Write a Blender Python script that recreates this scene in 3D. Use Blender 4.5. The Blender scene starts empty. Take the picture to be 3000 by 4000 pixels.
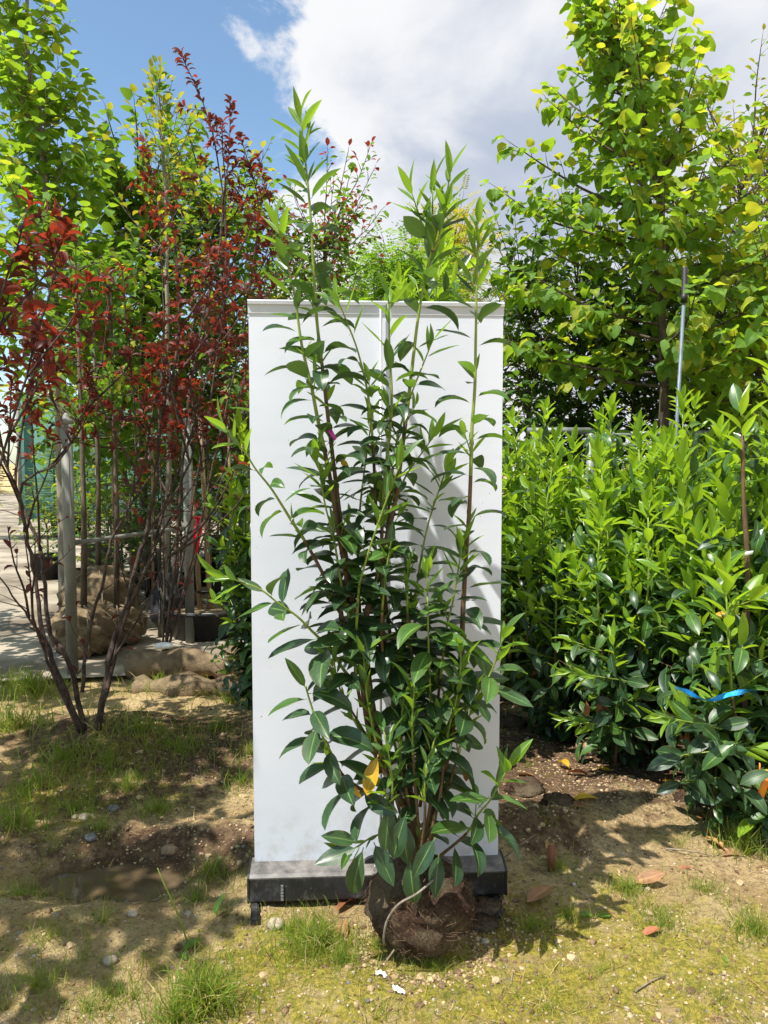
import bpy, math, random
import numpy as np
from mathutils import Vector, Matrix

# ------------------------------------------------------------------ camera, sky, sun, exposure
scene = bpy.context.scene
col = scene.collection
R = math.radians
FPX = 3004.0            # focal length in photo pixels (3000 x 4000)
PITCH = R(3.7)          # camera looks down a little
CAMH = 1.58
cd = bpy.data.cameras.new('camera'); cam = bpy.data.objects.new('camera', cd); col.objects.link(cam)
cd.sensor_fit = 'VERTICAL'; cd.sensor_height = 36.0; cd.lens = FPX / 4000 * 36.0
cd.clip_start = 0.05; cd.clip_end = 5000
cam.location = (0, 0, CAMH); cam.rotation_euler = (math.pi / 2 - PITCH, 0, 0)
scene.camera = cam
scene.view_settings.view_transform = 'Standard'; scene.view_settings.look = 'None'
scene.view_settings.exposure = 0.74; scene.view_settings.gamma = 1.0
scene.view_settings.use_curve_mapping = False
scene.cycles.max_bounces = 8; scene.cycles.transparent_max_bounces = 8

TOSUN = Vector((-0.37, -0.31, 0.90)).normalized()
SUN_EL = math.asin(TOSUN.z); SUN_AZ = math.atan2(TOSUN.x, TOSUN.y)

class NT:
    """tiny node helper"""
    def __init__(s, tree): s.t = tree; s.n = tree.nodes; s.l = tree.links
    def add(s, typ, **kw):
        n = s.n.new(typ)
        for k, v in kw.items():
            if k.startswith('_'): setattr(n, k[1:], v)
        return n
    def val(s, sock, v):
        if hasattr(v, 'is_output') or isinstance(v, bpy.types.NodeSocket): s.l.new(v, sock)
        else: sock.default_value = v
    def math(s, op, a, b=0.0, c=0.0, clamp=False):
        n = s.n.new('ShaderNodeMath'); n.operation = op; n.use_clamp = clamp
        s.val(n.inputs[0], a); s.val(n.inputs[1], b); s.val(n.inputs[2], c); return n.outputs[0]
    def mix(s, f, a, b, blend='MIX'):
        n = s.n.new('ShaderNodeMix'); n.data_type = 'RGBA'; n.blend_type = blend
        s.val(n.inputs[0], f); s.val(n.inputs[6], a if isinstance(a, bpy.types.NodeSocket) else (*a, 1)[:4])
        s.val(n.inputs[7], b if isinstance(b, bpy.types.NodeSocket) else (*b, 1)[:4]); return n.outputs[2]
    def noise(s, vec, scale, detail=4, rough=0.55, dist=0.0):
        n = s.n.new('ShaderNodeTexNoise'); n.inputs['Scale'].default_value = scale
        n.inputs['Detail'].default_value = detail; n.inputs['Roughness'].default_value = rough
        n.inputs['Distortion'].default_value = dist
        if vec is not None: s.l.new(vec, n.inputs['Vector'])
        return n.outputs[0]
    def ramp(s, f, a, b, lo=0.0, hi=1.0):
        n = s.n.new('ShaderNodeMapRange'); n.interpolation_type = 'SMOOTHSTEP'
        s.val(n.inputs[0], f); n.inputs[1].default_value = a; n.inputs[2].default_value = b
        n.inputs[3].default_value = lo; n.inputs[4].default_value = hi; return n.outputs[0]

world = bpy.data.worlds.new('World'); scene.world = world; world.use_nodes = True
w = NT(world.node_tree); w.n.clear()
wo = w.add('ShaderNodeOutputWorld'); bg = w.add('ShaderNodeBackground'); bg.inputs[1].default_value = 0.056
sky = w.add('ShaderNodeTexSky'); sky.sky_type = 'NISHITA'; sky.sun_disc = False
sky.sun_elevation = SUN_EL; sky.sun_rotation = SUN_AZ
sky.air_density = 1.0; sky.dust_density = 0.6; sky.ozone_density = 2.0
tc = w.add('ShaderNodeTexCoord'); dvec = tc.outputs['Generated']
sp = w.add('ShaderNodeSeparateXYZ'); w.l.new(dvec, sp.inputs[0])
# a bank of cumulus that fills the eastern half of the sky; its ragged edge crosses the view
az = R(-7.5)
edge = w.math('ADD', w.math('MULTIPLY', sp.outputs[0], math.cos(az)), w.math('MULTIPLY', sp.outputs[1], -math.sin(az)))
mp = w.add('ShaderNodeMapping'); mp.inputs['Scale'].default_value = (1, 1, 1.35); w.l.new(dvec, mp.inputs[0])
n1 = w.noise(mp.outputs[0], 5.0, 9, 0.60, 0.35)
n2 = w.noise(mp.outputs[0], 1.6, 3, 0.5)
dens = w.math('ADD', w.math('MULTIPLY', edge, 1.9), w.math('MULTIPLY', w.math('SUBTRACT', n1, 0.5), 0.95))
mask = w.ramp(dens, -0.035, 0.075)
thin = w.ramp(w.math('ADD', n1, w.math('MULTIPLY', n2, 0.5)), 0.90, 1.08, 0.0, 0.45)
mask = w.math('MAXIMUM', mask, thin)
mp2 = w.add('ShaderNodeMapping'); mp2.inputs['Scale'].default_value = (1, 1, 2.2)
mp2.inputs['Location'].default_value = (0.35, 0.0, 0.42); w.l.new(dvec, mp2.inputs[0])
n3 = w.noise(mp2.outputs[0], 2.6, 6, 0.52, 0.3)
shade = w.math('MULTIPLY', w.ramp(n3, 0.42, 0.66), w.ramp(dens, 0.10, 0.45))
ccol = w.mix(shade, (10.2, 10.3, 10.5), (5.6, 6.3, 7.7))
skyc = w.mix(1.0, sky.outputs[0], (2.15, 2.3, 2.2), 'MULTIPLY')
w.l.new(w.mix(mask, skyc, ccol), bg.inputs[0]); w.l.new(bg.outputs[0], wo.inputs[0])

sd = bpy.data.lights.new('sun', 'SUN'); sd.energy = 5.0; sd.angle = R(0.53); sd.color = (1.0, 0.955, 0.88)
sun = bpy.data.objects.new('sun', sd); col.objects.link(sun)
sun.rotation_euler = (-TOSUN).to_track_quat('-Z', 'Y').to_euler(); sun.location = (-4, -3, 9)

# ------------------------------------------------------------------ pixel helpers
ca, sa = math.cos(PITCH), math.sin(PITCH)
def ray(px, py):
    xc = (px - 1500) / FPX; yc = (2000 - py) / FPX
    return Vector((xc, ca + yc * sa, -sa + yc * ca))
def P(px, py, Y):
    d = ray(px, py); t = Y / d.y
    return Vector((t * d.x, Y, CAMH + t * d.z))
def to_px(p):
    v = Vector(p) - Vector((0, 0, CAMH)); zc = v.y * ca - v.z * sa; yc = v.y * sa + v.z * ca
    return 1500 + v.x / zc * FPX, 2000 - yc / zc * FPX, zc

# smooth value noise for the terrain and lumpy shapes
_tab = np.random.RandomState(7).rand(64, 64)
def vnoise(x, y):
    xi = np.floor(x).astype(int); yi = np.floor(y).astype(int); fx = x - xi; fy = y - yi
    fx = fx * fx * (3 - 2 * fx); fy = fy * fy * (3 - 2 * fy)
    g = lambda a, b: _tab[a & 63, b & 63]
    return (g(xi, yi) * (1 - fx) + g(xi + 1, yi) * fx) * (1 - fy) + (g(xi, yi + 1) * (1 - fx) + g(xi + 1, yi + 1) * fx) * fy
def fbm(x, y, o=4):
    s = 0; a = 1; t = 0
    for i in range(o):
        s = s + a * vnoise(x * 2 ** i + 13.7 * i, y * 2 ** i + 5.1 * i); t += a; a *= 0.5
    return s / t
def blob(x, y, cx, cy, rx, ry): return np.exp(-(((x - cx) / rx) ** 2 + ((y - cy) / ry) ** 2))
def H(x, y):
    x = np.asarray(x, float); y = np.asarray(y, float)
    near = np.clip((9 - y) / 4, 0, 1) * np.clip((y + 3) / 3, 0, 1)
    yard = np.clip((y - 5.25) / 0.35, 0, 1) * np.clip((0.05 - x) / 0.4, 0, 1)
    h = (fbm(x * 1.3 + 3, y * 1.3) - 0.5) * 0.10 + (fbm(x * 5, y * 5 + 9, 3) - 0.5) * 0.045 + (fbm(x * 19, y * 19, 3) - 0.5) * 0.026
    h = h + 0.10 * blob(x, y, -1.62, 4.3, 0.42, 0.30)                 # soil heaped on the plum's root ball
    h = h + 0.09 * blob(x, y, 0.62, 3.15, 0.30, 0.14) + 0.07 * blob(x, y, 1.15, 3.55, 0.25, 0.18)   # clods by the hedge
    h = h - 0.115 * blob(x, y, -1.02, 2.86, 0.42, 0.19)               # hollow that holds the puddle
    h = h + 0.05 * blob(x, y, -0.85, 3.17, 0.5, 0.10)
    flat = blob(x, y, 0.0, 2.58, 0.62, 0.22) + blob(x, y, 0.12, 2.38, 0.24, 0.2)
    h = h * (1 - 0.85 * np.clip(flat, 0, 1))
    return (h * (1 - yard) - 0.06 * yard) * near - 0.06 * (1 - near) * (y > 4)
def Hs(x, y): return float(H(np.array([x]), np.array([y]))[0])
def G(px, py):
    """where the photo's ray meets the ground"""
    d = ray(px, py); z = 0.0
    for _ in range(6):
        t = (z - CAMH) / d.z; z = Hs(t * d.x, t * d.y)
    return Vector((t * d.x, t * d.y, z))

# ------------------------------------------------------------------ object helpers
ORG = {}
def tag(o, label=None, cat=None, group=None, kind=None):
    for k, v in (('label', label), ('category', cat), ('group', group), ('kind', kind)):
        if v: o[k] = v
    return o
def thing(name, label, cat, loc, group=None):
    o = bpy.data.objects.new(name, None); col.objects.link(o); o.location = loc; o.empty_display_size = 0.1
    ORG[o.name] = Vector(loc); return tag(o, label, cat, group)
def new_mesh(name, V, F, mats, uv=None, mi=None, smooth=True):
    """V (n,3) array, F list of faces or (m,k) array"""
    me = bpy.data.meshes.new(name); V = np.asarray(V, np.float32)
    if isinstance(F, np.ndarray):
        m, k = F.shape; loops = F.ravel().astype(np.int32); starts = np.arange(m, dtype=np.int32) * k
    else:
        loops = np.array([i for f in F for i in f], np.int32)
        ln = np.array([len(f) for f in F]); starts = np.concatenate([[0], np.cumsum(ln)[:-1]]).astype(np.int32); m = len(F)
    me.vertices.add(len(V)); me.vertices.foreach_set('co', V.ravel())
    me.loops.add(len(loops)); me.loops.foreach_set('vertex_index', loops)
    me.polygons.add(m); me.polygons.foreach_set('loop_start', starts)
    if uv is not None:
        l = me.uv_layers.new(name='UVMap'); l.data.foreach_set('uv', np.asarray(uv, np.float32)[loops].ravel())
    for mt in (mats if isinstance(mats, (list, tuple)) else [mats]): me.materials.append(mt)
    if mi is not None: me.polygons.foreach_set('material_index', np.asarray(mi, np.int32))
    me.polygons.foreach_set('use_smooth', np.full(m, smooth))
    me.update(calc_edges=True); me.validate(); return me
def obj(name, me, parent=None, loc=None):
    """mesh in world coordinates -> object; with a parent the mesh is moved into its frame"""
    o = bpy.data.objects.new(name, me); col.objects.link(o)
    if parent is not None:
        o.parent = parent; org = ORG[parent.name]
        me.transform(Matrix.Translation(-org)); ORG[o.name] = org
    elif loc is not None:
        me.transform(Matrix.Translation(-Vector(loc))); o.location = loc; ORG[o.name] = Vector(loc)
    else: ORG[o.name] = Vector((0, 0, 0))
    return o

class MB:
    """collects tubes, boxes, lathes into one mesh"""
    def __init__(s): s.V = []; s.F = []; s.n = 0
    def raw(s, V, F):
        V = np.asarray(V, float); s.V.append(V); s.F += [tuple(i + s.n for i in f) for f in F]; s.n += len(V); return s
    def tube(s, pts, rad, k=6, cap=True):
        pts = [Vector(p) for p in pts]; n = len(pts)
        if not hasattr(rad, '__len__'): rad = [rad] * n
        ref = Vector((0.31, 0.95, 0.07)).normalized(); V = []; F = []
        for i, p in enumerate(pts):
            t = (pts[min(i + 1, n - 1)] - pts[max(i - 1, 0)]).normalized()
            a = t.cross(ref)
            if a.length < 0.05: a = t.cross(Vector((1, 0, 0)))
            a.normalize(); b = t.cross(a)
            for j in range(k):
                th = 2 * math.pi * j / k; V.append(p + (a * math.cos(th) + b * math.sin(th)) * rad[i])
        for i in range(n - 1):
            for j in range(k):
                F.append((i * k + j, i * k + (j + 1) % k, (i + 1) * k + (j + 1) % k, (i + 1) * k + j))
        if cap: F += [tuple(range(k))[::-1], tuple(range((n - 1) * k, n * k))]
        return s.raw([tuple(v) for v in V], F)
    def box(s, c, d, M=None):
        V = []
        for z in (-.5, .5):
            for x, y in ((-.5, -.5), (.5, -.5), (.5, .5), (-.5, .5)):
                v = Vector((x * d[0], y * d[1], z * d[2])); v = (M @ v) if M else v; V.append(tuple(v + Vector(c)))
        return s.raw(V, [(3, 2, 1, 0), (4, 5, 6, 7), (0, 1, 5, 4), (1, 2, 6, 5), (2, 3, 7, 6), (3, 0, 4, 7)])
    def lathe(s, c, prof, k=24):
        V = []; F = []
        for r, z in prof:
            for j in range(k): V.append((c[0] + r * math.cos(2 * math.pi * j / k), c[1] + r * math.sin(2 * math.pi * j / k), c[2] + z))
        for i in range(len(prof) - 1):
            for j in range(k): F.append((i * k + j, i * k + (j + 1) % k, (i + 1) * k + (j + 1) % k, (i + 1) * k + j))
        F += [tuple(range(k))[::-1], tuple(range((len(prof) - 1) * k, len(prof) * k))]
        return s.raw(V, F)
    def build(s, name, mat, parent=None, loc=None, smooth=True):
        return obj(name, new_mesh(name, np.concatenate(s.V), s.F, mat, smooth=smooth), parent, loc)

def spline(pts, n=4):
    """Catmull-Rom through points"""
    pts = [Vector(p) for p in pts]; out = []
    for i in range(len(pts) - 1):
        p0 = pts[max(i - 1, 0)]; p1 = pts[i]; p2 = pts[i + 1]; p3 = pts[min(i + 2, len(pts) - 1)]
        for j in range(n):
            t = j / n
            out.append(0.5 * ((2 * p1) + (p2 - p0) * t + (2 * p0 - 5 * p1 + 4 * p2 - p3) * t * t + (3 * p1 - p0 - 3 * p2 + p3) * t ** 3))
    return out + [pts[-1]]

# ------------------------------------------------------------------ materials
def mat(name):
    m = bpy.data.materials.new(name); m.use_nodes = True; t = NT(m.node_tree)
    b = [n for n in t.n if n.type == 'BSDF_PRINCIPLED'][0]; return m, t, b
def leaf_mat(name, c1, c2, trans=(0.3, 0.5, 0.05), tf=0.4, rough=0.4, vein=None, spec=0.5, back=1.25, veins=0.12, spots=0.0):
    m, t, b = mat(name)
    oi = t.add('ShaderNodeObjectInfo'); ge = t.add('ShaderNodeNewGeometry'); uv = t.add('ShaderNodeUVMap'); uv.uv_map = 'UVMap'
    rnd = t.math('FRACT', t.math('ADD', oi.outputs['Random'], t.math('MULTIPLY', ge.outputs['Random Per Island'], 7.31)))
    c = t.mix(rnd, c1, c2)
    su = t.add('ShaderNodeSeparateXYZ'); t.l.new(uv.outputs[0], su.inputs[0])
    au = t.math('ABSOLUTE', t.math('SUBTRACT', su.outputs[0], 0.5))
    # side veins run out from the midrib towards the tip
    vv = t.math('SINE', t.math('MULTIPLY', t.math('SUBTRACT', su.outputs[1], t.math('MULTIPLY', au, 0.45)), 58.0))
    vm = t.ramp(vv, 0.55, 1.0, 0.0, veins)
    if vein is None: vein = tuple(min(1, 2.2 * x + 0.05) for x in c2)
    c = t.mix(vm, c, vein)
    c = t.mix(t.ramp(au, 0.014, 0.045, 0.75, 0.0), c, vein)
    tcn = t.add('ShaderNodeTexCoord')
    def n4(scale, det):
        n = t.n.new('ShaderNodeTexNoise'); n.noise_dimensions = '4D'; n.inputs['Scale'].default_value = scale; n.inputs['Detail'].default_value = det
        t.l.new(uv.outputs[0], n.inputs['Vector']); t.l.new(t.math('MULTIPLY', rnd, 60.0), n.inputs['W']); return n.outputs[0]
    blot = t.ramp(n4(3.0, 3), 0.32, 0.72, 0.74, 1.22)
    if spots:      # brown blemishes and scorched rims on some leaves
        rim = t.ramp(t.math('ADD', au, t.math('MULTIPLY', n4(6.0, 3), 0.25)), 0.56, 0.63)
        sp_ = t.math('MULTIPLY', t.math('MAXIMUM', t.ramp(n4(11.0, 2), 0.66, 0.72), rim), t.ramp(rnd, 0.45, 0.62, 0.0, spots)); c = t.mix(sp_, c, (0.17, 0.095, 0.035))
    cm = t.n.new('ShaderNodeVectorMath'); cm.operation = 'SCALE'; t.l.new(c, cm.inputs[0]); t.l.new(blot, cm.inputs['Scale']); c = cm.outputs[0]
    bk = tuple(min(1, x * back + 0.012) for x in c2)
    cb = t.mix(t.math('MULTIPLY', ge.outputs['Backfacing'], 0.7), c, bk)
    t.l.new(cb, b.inputs['Base Color'])
    b.inputs['Specular IOR Level'].default_value = spec
    t.l.new(t.math('ADD', t.math('MULTIPLY', rnd, 0.14), t.math('ADD', rough, t.math('MULTIPLY', ge.outputs['Backfacing'], 0.25))), b.inputs['Roughness'])
    tr = t.add('ShaderNodeBsdfTranslucent'); tc_ = t.mix(rnd, trans, tuple(min(1, x * 0.7) for x in trans)); t.l.new(tc_, tr.inputs[0])
    mx = t.add('ShaderNodeMixShader'); mx.inputs[0].default_value = tf
    t.l.new(b.outputs[0], mx.inputs[1]); t.l.new(tr.outputs[0], mx.inputs[2])
    out = [n for n in t.n if n.type == 'OUTPUT_MATERIAL'][0]; t.l.new(mx.outputs[0], out.inputs[0])
    return m
def plain(name, c1, c2, scale=12, rough=0.7, bump=0.0, spec=0.4, metal=0.0, bscale=None, stretch=(1, 1, 1), lo=0.35, hi=0.65, det=6):
    m, t, b = mat(name); tcn = t.add('ShaderNodeTexCoord')
    mp = t.add('ShaderNodeMapping'); mp.inputs['Scale'].default_value = stretch; t.l.new(tcn.outputs['Object'], mp.inputs[0])
    n = t.noise(mp.outputs[0], scale, det, 0.6); t.l.new(t.mix(t.ramp(n, lo, hi), c1, c2), b.inputs['Base Color'])
    b.inputs['Roughness'].default_value = rough; b.inputs['Specular IOR Level'].default_value = spec; b.inputs['Metallic'].default_value = metal
    if bump:
        bp = t.add('ShaderNodeBump'); bp.inputs['Strength'].default_value = bump; bp.inputs['Distance'].default_value = 0.02
        t.l.new(t.noise(mp.outputs[0], bscale or scale * 3, 6, 0.65), bp.inputs['Height']); t.l.new(bp.outputs[0], b.inputs['Normal'])
    return m

M = {}
M['laurel_old'] = leaf_mat('laurel_leaf_mature', (0.018, 0.048, 0.022), (0.034, 0.082, 0.028), (0.13, 0.25, 0.025), 0.20, 0.32, (0.17, 0.28, 0.06), 0.50, 1.5, 0.10, 0.6)
M['laurel_mid'] = leaf_mat('laurel_leaf_summer', (0.036, 0.095, 0.022), (0.062, 0.150, 0.028), (0.22, 0.42, 0.025), 0.30, 0.30, (0.28, 0.42, 0.08), 0.55, 1.3, 0.06, 0.6)
M['laurel_new'] = leaf_mat('laurel_leaf_young', (0.070, 0.175, 0.018), (0.130, 0.260, 0.026), (0.38, 0.62, 0.03), 0.42, 0.30, (0.38, 0.50, 0.10), 0.5, 1.1, 0.06)
M['hedge_new'] = leaf_mat('hedge_leaf_young', (0.125, 0.265, 0.018), (0.235, 0.390, 0.028), (0.52, 0.76, 0.03), 0.46, 0.30, (0.42, 0.50, 0.09), 0.5, 1.1, 0.06)
M['leaf_yellow'] = leaf_mat('laurel_leaf_yellow', (0.62, 0.36, 0.02), (0.70, 0.44, 0.03), (0.8, 0.5, 0.03), 0.35, 0.45, (0.75, 0.55, 0.12))
M['leaf_dead'] = leaf_mat('laurel_leaf_dead', (0.20, 0.060, 0.028), (0.34, 0.12, 0.05), (0.4, 0.10, 0.03), 0.15, 0.55, (0.36, 0.2, 0.1))
M['leaf_litter'] = leaf_mat('fallen_leaf_brown', (0.22, 0.10, 0.05), (0.50, 0.27, 0.09), (0.4, 0.18, 0.05), 0.10, 0.6, (0.4, 0.25, 0.12))
M['linden'] = leaf_mat('linden_leaf', (0.052, 0.135, 0.018), (0.130, 0.255, 0.028), (0.44, 0.66, 0.03), 0.46, 0.55, (0.17, 0.29, 0.05), 0.3, 1.3, 0.30)
M['linden_new'] = leaf_mat('linden_leaf_young', (0.17, 0.27, 0.025), (0.34, 0.36, 0.03), (0.70, 0.72, 0.04), 0.50, 0.5, (0.36, 0.42, 0.07), 0.3, 1.1, 0.22)
M['green'] = leaf_mat('green_leaf', (0.030, 0.085, 0.018), (0.075, 0.175, 0.025), (0.28, 0.50, 0.03), 0.40, 0.5, (0.12, 0.2, 0.04), 0.3, 1.3, 0.15)
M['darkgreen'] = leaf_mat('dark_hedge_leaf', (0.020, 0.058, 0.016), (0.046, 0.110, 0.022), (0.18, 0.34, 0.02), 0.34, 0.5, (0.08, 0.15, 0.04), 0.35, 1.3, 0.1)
M['robinia'] = leaf_mat('robinia_leaflet', (0.070, 0.185, 0.022), (0.125, 0.270, 0.030), (0.36, 0.60, 0.03), 0.45, 0.5, (0.15, 0.28, 0.04), 0.3)
M['golden'] = leaf_mat('golden_leaflet', (0.28, 0.30, 0.020), (0.42, 0.38, 0.030), (0.75, 0.66, 0.05), 0.45, 0.5, (0.4, 0.38, 0.06), 0.3)
M['yellowgreen'] = leaf_mat('yellow_green_leaf', (0.14, 0.22, 0.020), (0.30, 0.28, 0.025), (0.62, 0.60, 0.03), 0.45, 0.5, (0.35, 0.36, 0.06), 0.3)
M['plum'] = leaf_mat('plum_leaf_purple', (0.034, 0.010, 0.012), (0.085, 0.026, 0.018), (0.26, 0.045, 0.022), 0.32, 0.42, (0.22, 0.05, 0.04), 0.4, 1.5, 0.1)
M['plum_new'] = leaf_mat('plum_leaf_red', (0.095, 0.016, 0.014), (0.170, 0.030, 0.018), (0.48, 0.060, 0.025), 0.38, 0.42, (0.36, 0.08, 0.05), 0.4, 1.3, 0.1)
M['fir'] = leaf_mat('fir_needle', (0.11, 0.21, 0.030), (0.20, 0.30, 0.04), (0.4, 0.5, 0.06), 0.3, 0.5, (0.2, 0.3, 0.05), 0.3)
M['grass'] = leaf_mat('grass_blade', (0.085, 0.165, 0.018), (0.20, 0.28, 0.032), (0.42, 0.58, 0.05), 0.42, 0.5, (0.2, 0.3, 0.05), 0.3, 1.1, 0.0)
M['moss'] = leaf_mat('mossy_short_grass', (0.16, 0.185, 0.022), (0.34, 0.31, 0.05), (0.55, 0.52, 0.06), 0.35, 0.6, (0.3, 0.3, 0.06), 0.2, 1.1, 0.0)
M['straw'] = leaf_mat('dry_grass_blade', (0.34, 0.26, 0.10), (0.50, 0.40, 0.18), (0.5, 0.4, 0.15), 0.2, 0.6, (0.5, 0.4, 0.2), 0.2, 1.0, 0.0)
M['stem_green'] = plain('laurel_green_stem', (0.16, 0.24, 0.03), (0.24, 0.30, 0.05), 20, 0.45)
M['stem_brown'] = plain('laurel_brown_stem', (0.075, 0.042, 0.022), (0.15, 0.09, 0.045), 30, 0.7, 0.3, stretch=(1, 1, 0.3))
M['bark'] = plain('grey_brown_bark', (0.055, 0.040, 0.028), (0.13, 0.10, 0.07), 26, 0.85, 0.6, stretch=(1, 1, 0.25))
M['plum_bark'] = plain('plum_bark', (0.040, 0.024, 0.019), (0.120, 0.080, 0.060), 38, 0.75, 1.0, stretch=(1, 1, 0.5))
M['pale_bark'] = plain('pale_grey_bark', (0.15, 0.13, 0.10), (0.26, 0.23, 0.17), 20, 0.85, 0.4, stretch=(1, 1, 0.3))
M['stake'] = plain('weathered_stake_wood', (0.20, 0.13, 0.07), (0.34, 0.24, 0.14), 14, 0.8, 0.3, stretch=(4, 4, 0.4))
M['post'] = plain('grey_painted_post', (0.13, 0.132, 0.115), (0.22, 0.222, 0.195), 6, 0.6, 0.08, stretch=(1, 1, 0.4))
M['galv'] = plain('galvanised_pipe', (0.16, 0.17, 0.17), (0.27, 0.28, 0.28), 18, 0.55, 0.05, metal=0.3)
M['bluepipe'] = plain('blue_grey_pipe', (0.09, 0.12, 0.16), (0.15, 0.19, 0.23), 10, 0.5, 0.05, metal=0.2)
M['blackplastic'] = plain('black_plastic_pot', (0.010, 0.010, 0.011), (0.022, 0.022, 0.023), 10, 0.5, 0.1)
M['burlap'] = plain('burlap_sacking', (0.14, 0.10, 0.06), (0.27, 0.20, 0.12), 9, 0.95, 0.9, bscale=90, spec=0.1)
M['hose'] = plain('black_drip_hose', (0.012, 0.012, 0.013), (0.03, 0.03, 0.03), 10, 0.5)
M['potsoil'] = plain('potting_soil', (0.03, 0.02, 0.012), (0.09, 0.06, 0.035), 40, 0.95, 0.8)
M['red'] = plain('red_plastic_ribbon', (0.55, 0.008, 0.015), (0.72, 0.015, 0.03), 6, 0.28)
M['blue'] = plain('blue_plastic_ribbon', (0.01, 0.18, 0.55), (0.02, 0.30, 0.75), 6, 0.25)
M['pink'] = plain('magenta_plastic_tag', (0.40, 0.03, 0.32), (0.52, 0.06, 0.42), 6, 0.4)
M['orange'] = plain('orange_plastic_tag', (0.75, 0.20, 0.02), (0.85, 0.28, 0.03), 6, 0.4)
M['white'] = plain('white_plastic_tag', (0.75, 0.75, 0.73), (0.84, 0.84, 0.82), 6, 0.4)
M['paper'] = plain('crumpled_white_paper', (0.66, 0.63, 0.58), (0.85, 0.84, 0.82), 30, 0.8, 0.3)
M['twig'] = plain('dry_twig', (0.16, 0.12, 0.08), (0.30, 0.25, 0.18), 30, 0.85, 0.3)
M['root'] = plain('bare_grey_root', (0.16, 0.13, 0.10), (0.28, 0.24, 0.20), 30, 0.8, 0.4)
M['stone'] = plain('pale_stone', (0.26, 0.21, 0.145), (0.46, 0.39, 0.29), 30, 0.85, 0.2)
M['slate'] = plain('grey_stone', (0.10, 0.10, 0.095), (0.22, 0.21, 0.195), 30, 0.8, 0.2)
M['crumb'] = plain('dark_soil_crumb', (0.10, 0.062, 0.036), (0.22, 0.145, 0.085), 40, 0.95, spec=0.1)
M['sandcrumb'] = plain('sand_crumb', (0.30, 0.21, 0.115), (0.48, 0.365, 0.215), 40, 0.95, spec=0.1)
M['bannertext'] = plain('white_print', (0.8, 0.8, 0.8), (0.82, 0.82, 0.82), 3, 0.5)
M['alu'] = plain('brushed_aluminium', (0.55, 0.56, 0.58), (0.68, 0.69, 0.70), 8, 0.33, 0.03, metal=0.85, stretch=(30, 30, 1))
M['rail'] = plain('white_grey_rail', (0.50, 0.54, 0.60), (0.58, 0.62, 0.68), 5, 0.4)

def banner_mat():
    m, t, b = mat('white_banner_back'); tcn = t.add('ShaderNodeTexCoord'); o = tcn.outputs['Object']
    c = t.mix(t.ramp(t.noise(o, 2.2, 4), 0.3, 0.7), (0.57, 0.61, 0.69), (0.625, 0.665, 0.735))
    specks = t.ramp(t.noise(o, 95, 2, 0.4), 0.775, 0.80); c = t.mix(t.math('MULTIPLY', specks, 0.75), c, (0.10, 0.09, 0.08))
    mp = t.add('ShaderNodeMapping'); mp.inputs['Scale'].default_value = (3, 3, 1.5); t.l.new(o, mp.inputs[0])
    smear = t.ramp(t.noise(mp.outputs[0], 5, 7, 0.7), 0.60, 0.78, 0.0, 0.22); c = t.mix(smear, c, (0.42, 0.39, 0.34))
    su = t.add('ShaderNodeSeparateXYZ'); t.l.new(o, su.inputs[0])
    low = t.math('MULTIPLY', t.ramp(su.outputs[2], 0.10, 0.42, 0.5, 0.0), t.ramp(t.noise(o, 14, 6, 0.7), 0.45, 0.7)); c = t.mix(low, c, (0.34, 0.29, 0.21))
    t.l.new(c, b.inputs['Base Color']); b.inputs['Roughness'].default_value = 0.55
    bp = t.add('ShaderNodeBump'); bp.inputs['Strength'].default_value = 0.10; bp.inputs['Distance'].default_value = 0.012
    mp3 = t.add('ShaderNodeMapping'); mp3.inputs['Scale'].default_value = (1, 1, 4); t.l.new(o, mp3.inputs[0])
    t.l.new(t.noise(mp3.outputs[0], 2.5, 3), bp.inputs['Height']); t.l.new(bp.outputs[0], b.inputs['Normal']); return m
M['banner'] = banner_mat()
def cassette_mat():
    m, t, b = mat('dirty_black_cassette'); tcn = t.add('ShaderNodeTexCoord'); o = tcn.outputs['Object']
    c = t.mix(t.ramp(t.noise(o, 9, 8, 0.7), 0.50, 0.72), (0.012, 0.012, 0.013), (0.10, 0.095, 0.09))
    c = t.mix(t.ramp(t.noise(o, 40, 6, 0.75), 0.60, 0.72, 0, 0.75), c, (0.24, 0.21, 0.18))
    su = t.add('ShaderNodeSeparateXYZ'); t.l.new(o, su.inputs[0])
    dust = t.math('MULTIPLY', t.ramp(su.outputs[2], 0.105, 0.113), t.ramp(t.noise(o, 16, 7, 0.7), 0.30, 0.68, 0.25, 0.95)); c = t.mix(dust, c, (0.20, 0.185, 0.17))
    mp = t.add('ShaderNodeMapping'); mp.inputs['Scale'].default_value = (5, 1, 1.2); t.l.new(o, mp.inputs[0])
    c = t.mix(t.ramp(t.noise(mp.outputs[0], 14, 6, 0.75, 1.2), 0.60, 0.70, 0, 0.5), c, (0.16, 0.15, 0.14))
    t.l.new(c, b.inputs['Base Color']); t.l.new(t.ramp(t.noise(o, 12, 5), 0.3, 0.7, 0.35, 0.7), b.inputs['Roughness']); return m
M['cassette'] = cassette_mat()
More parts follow.
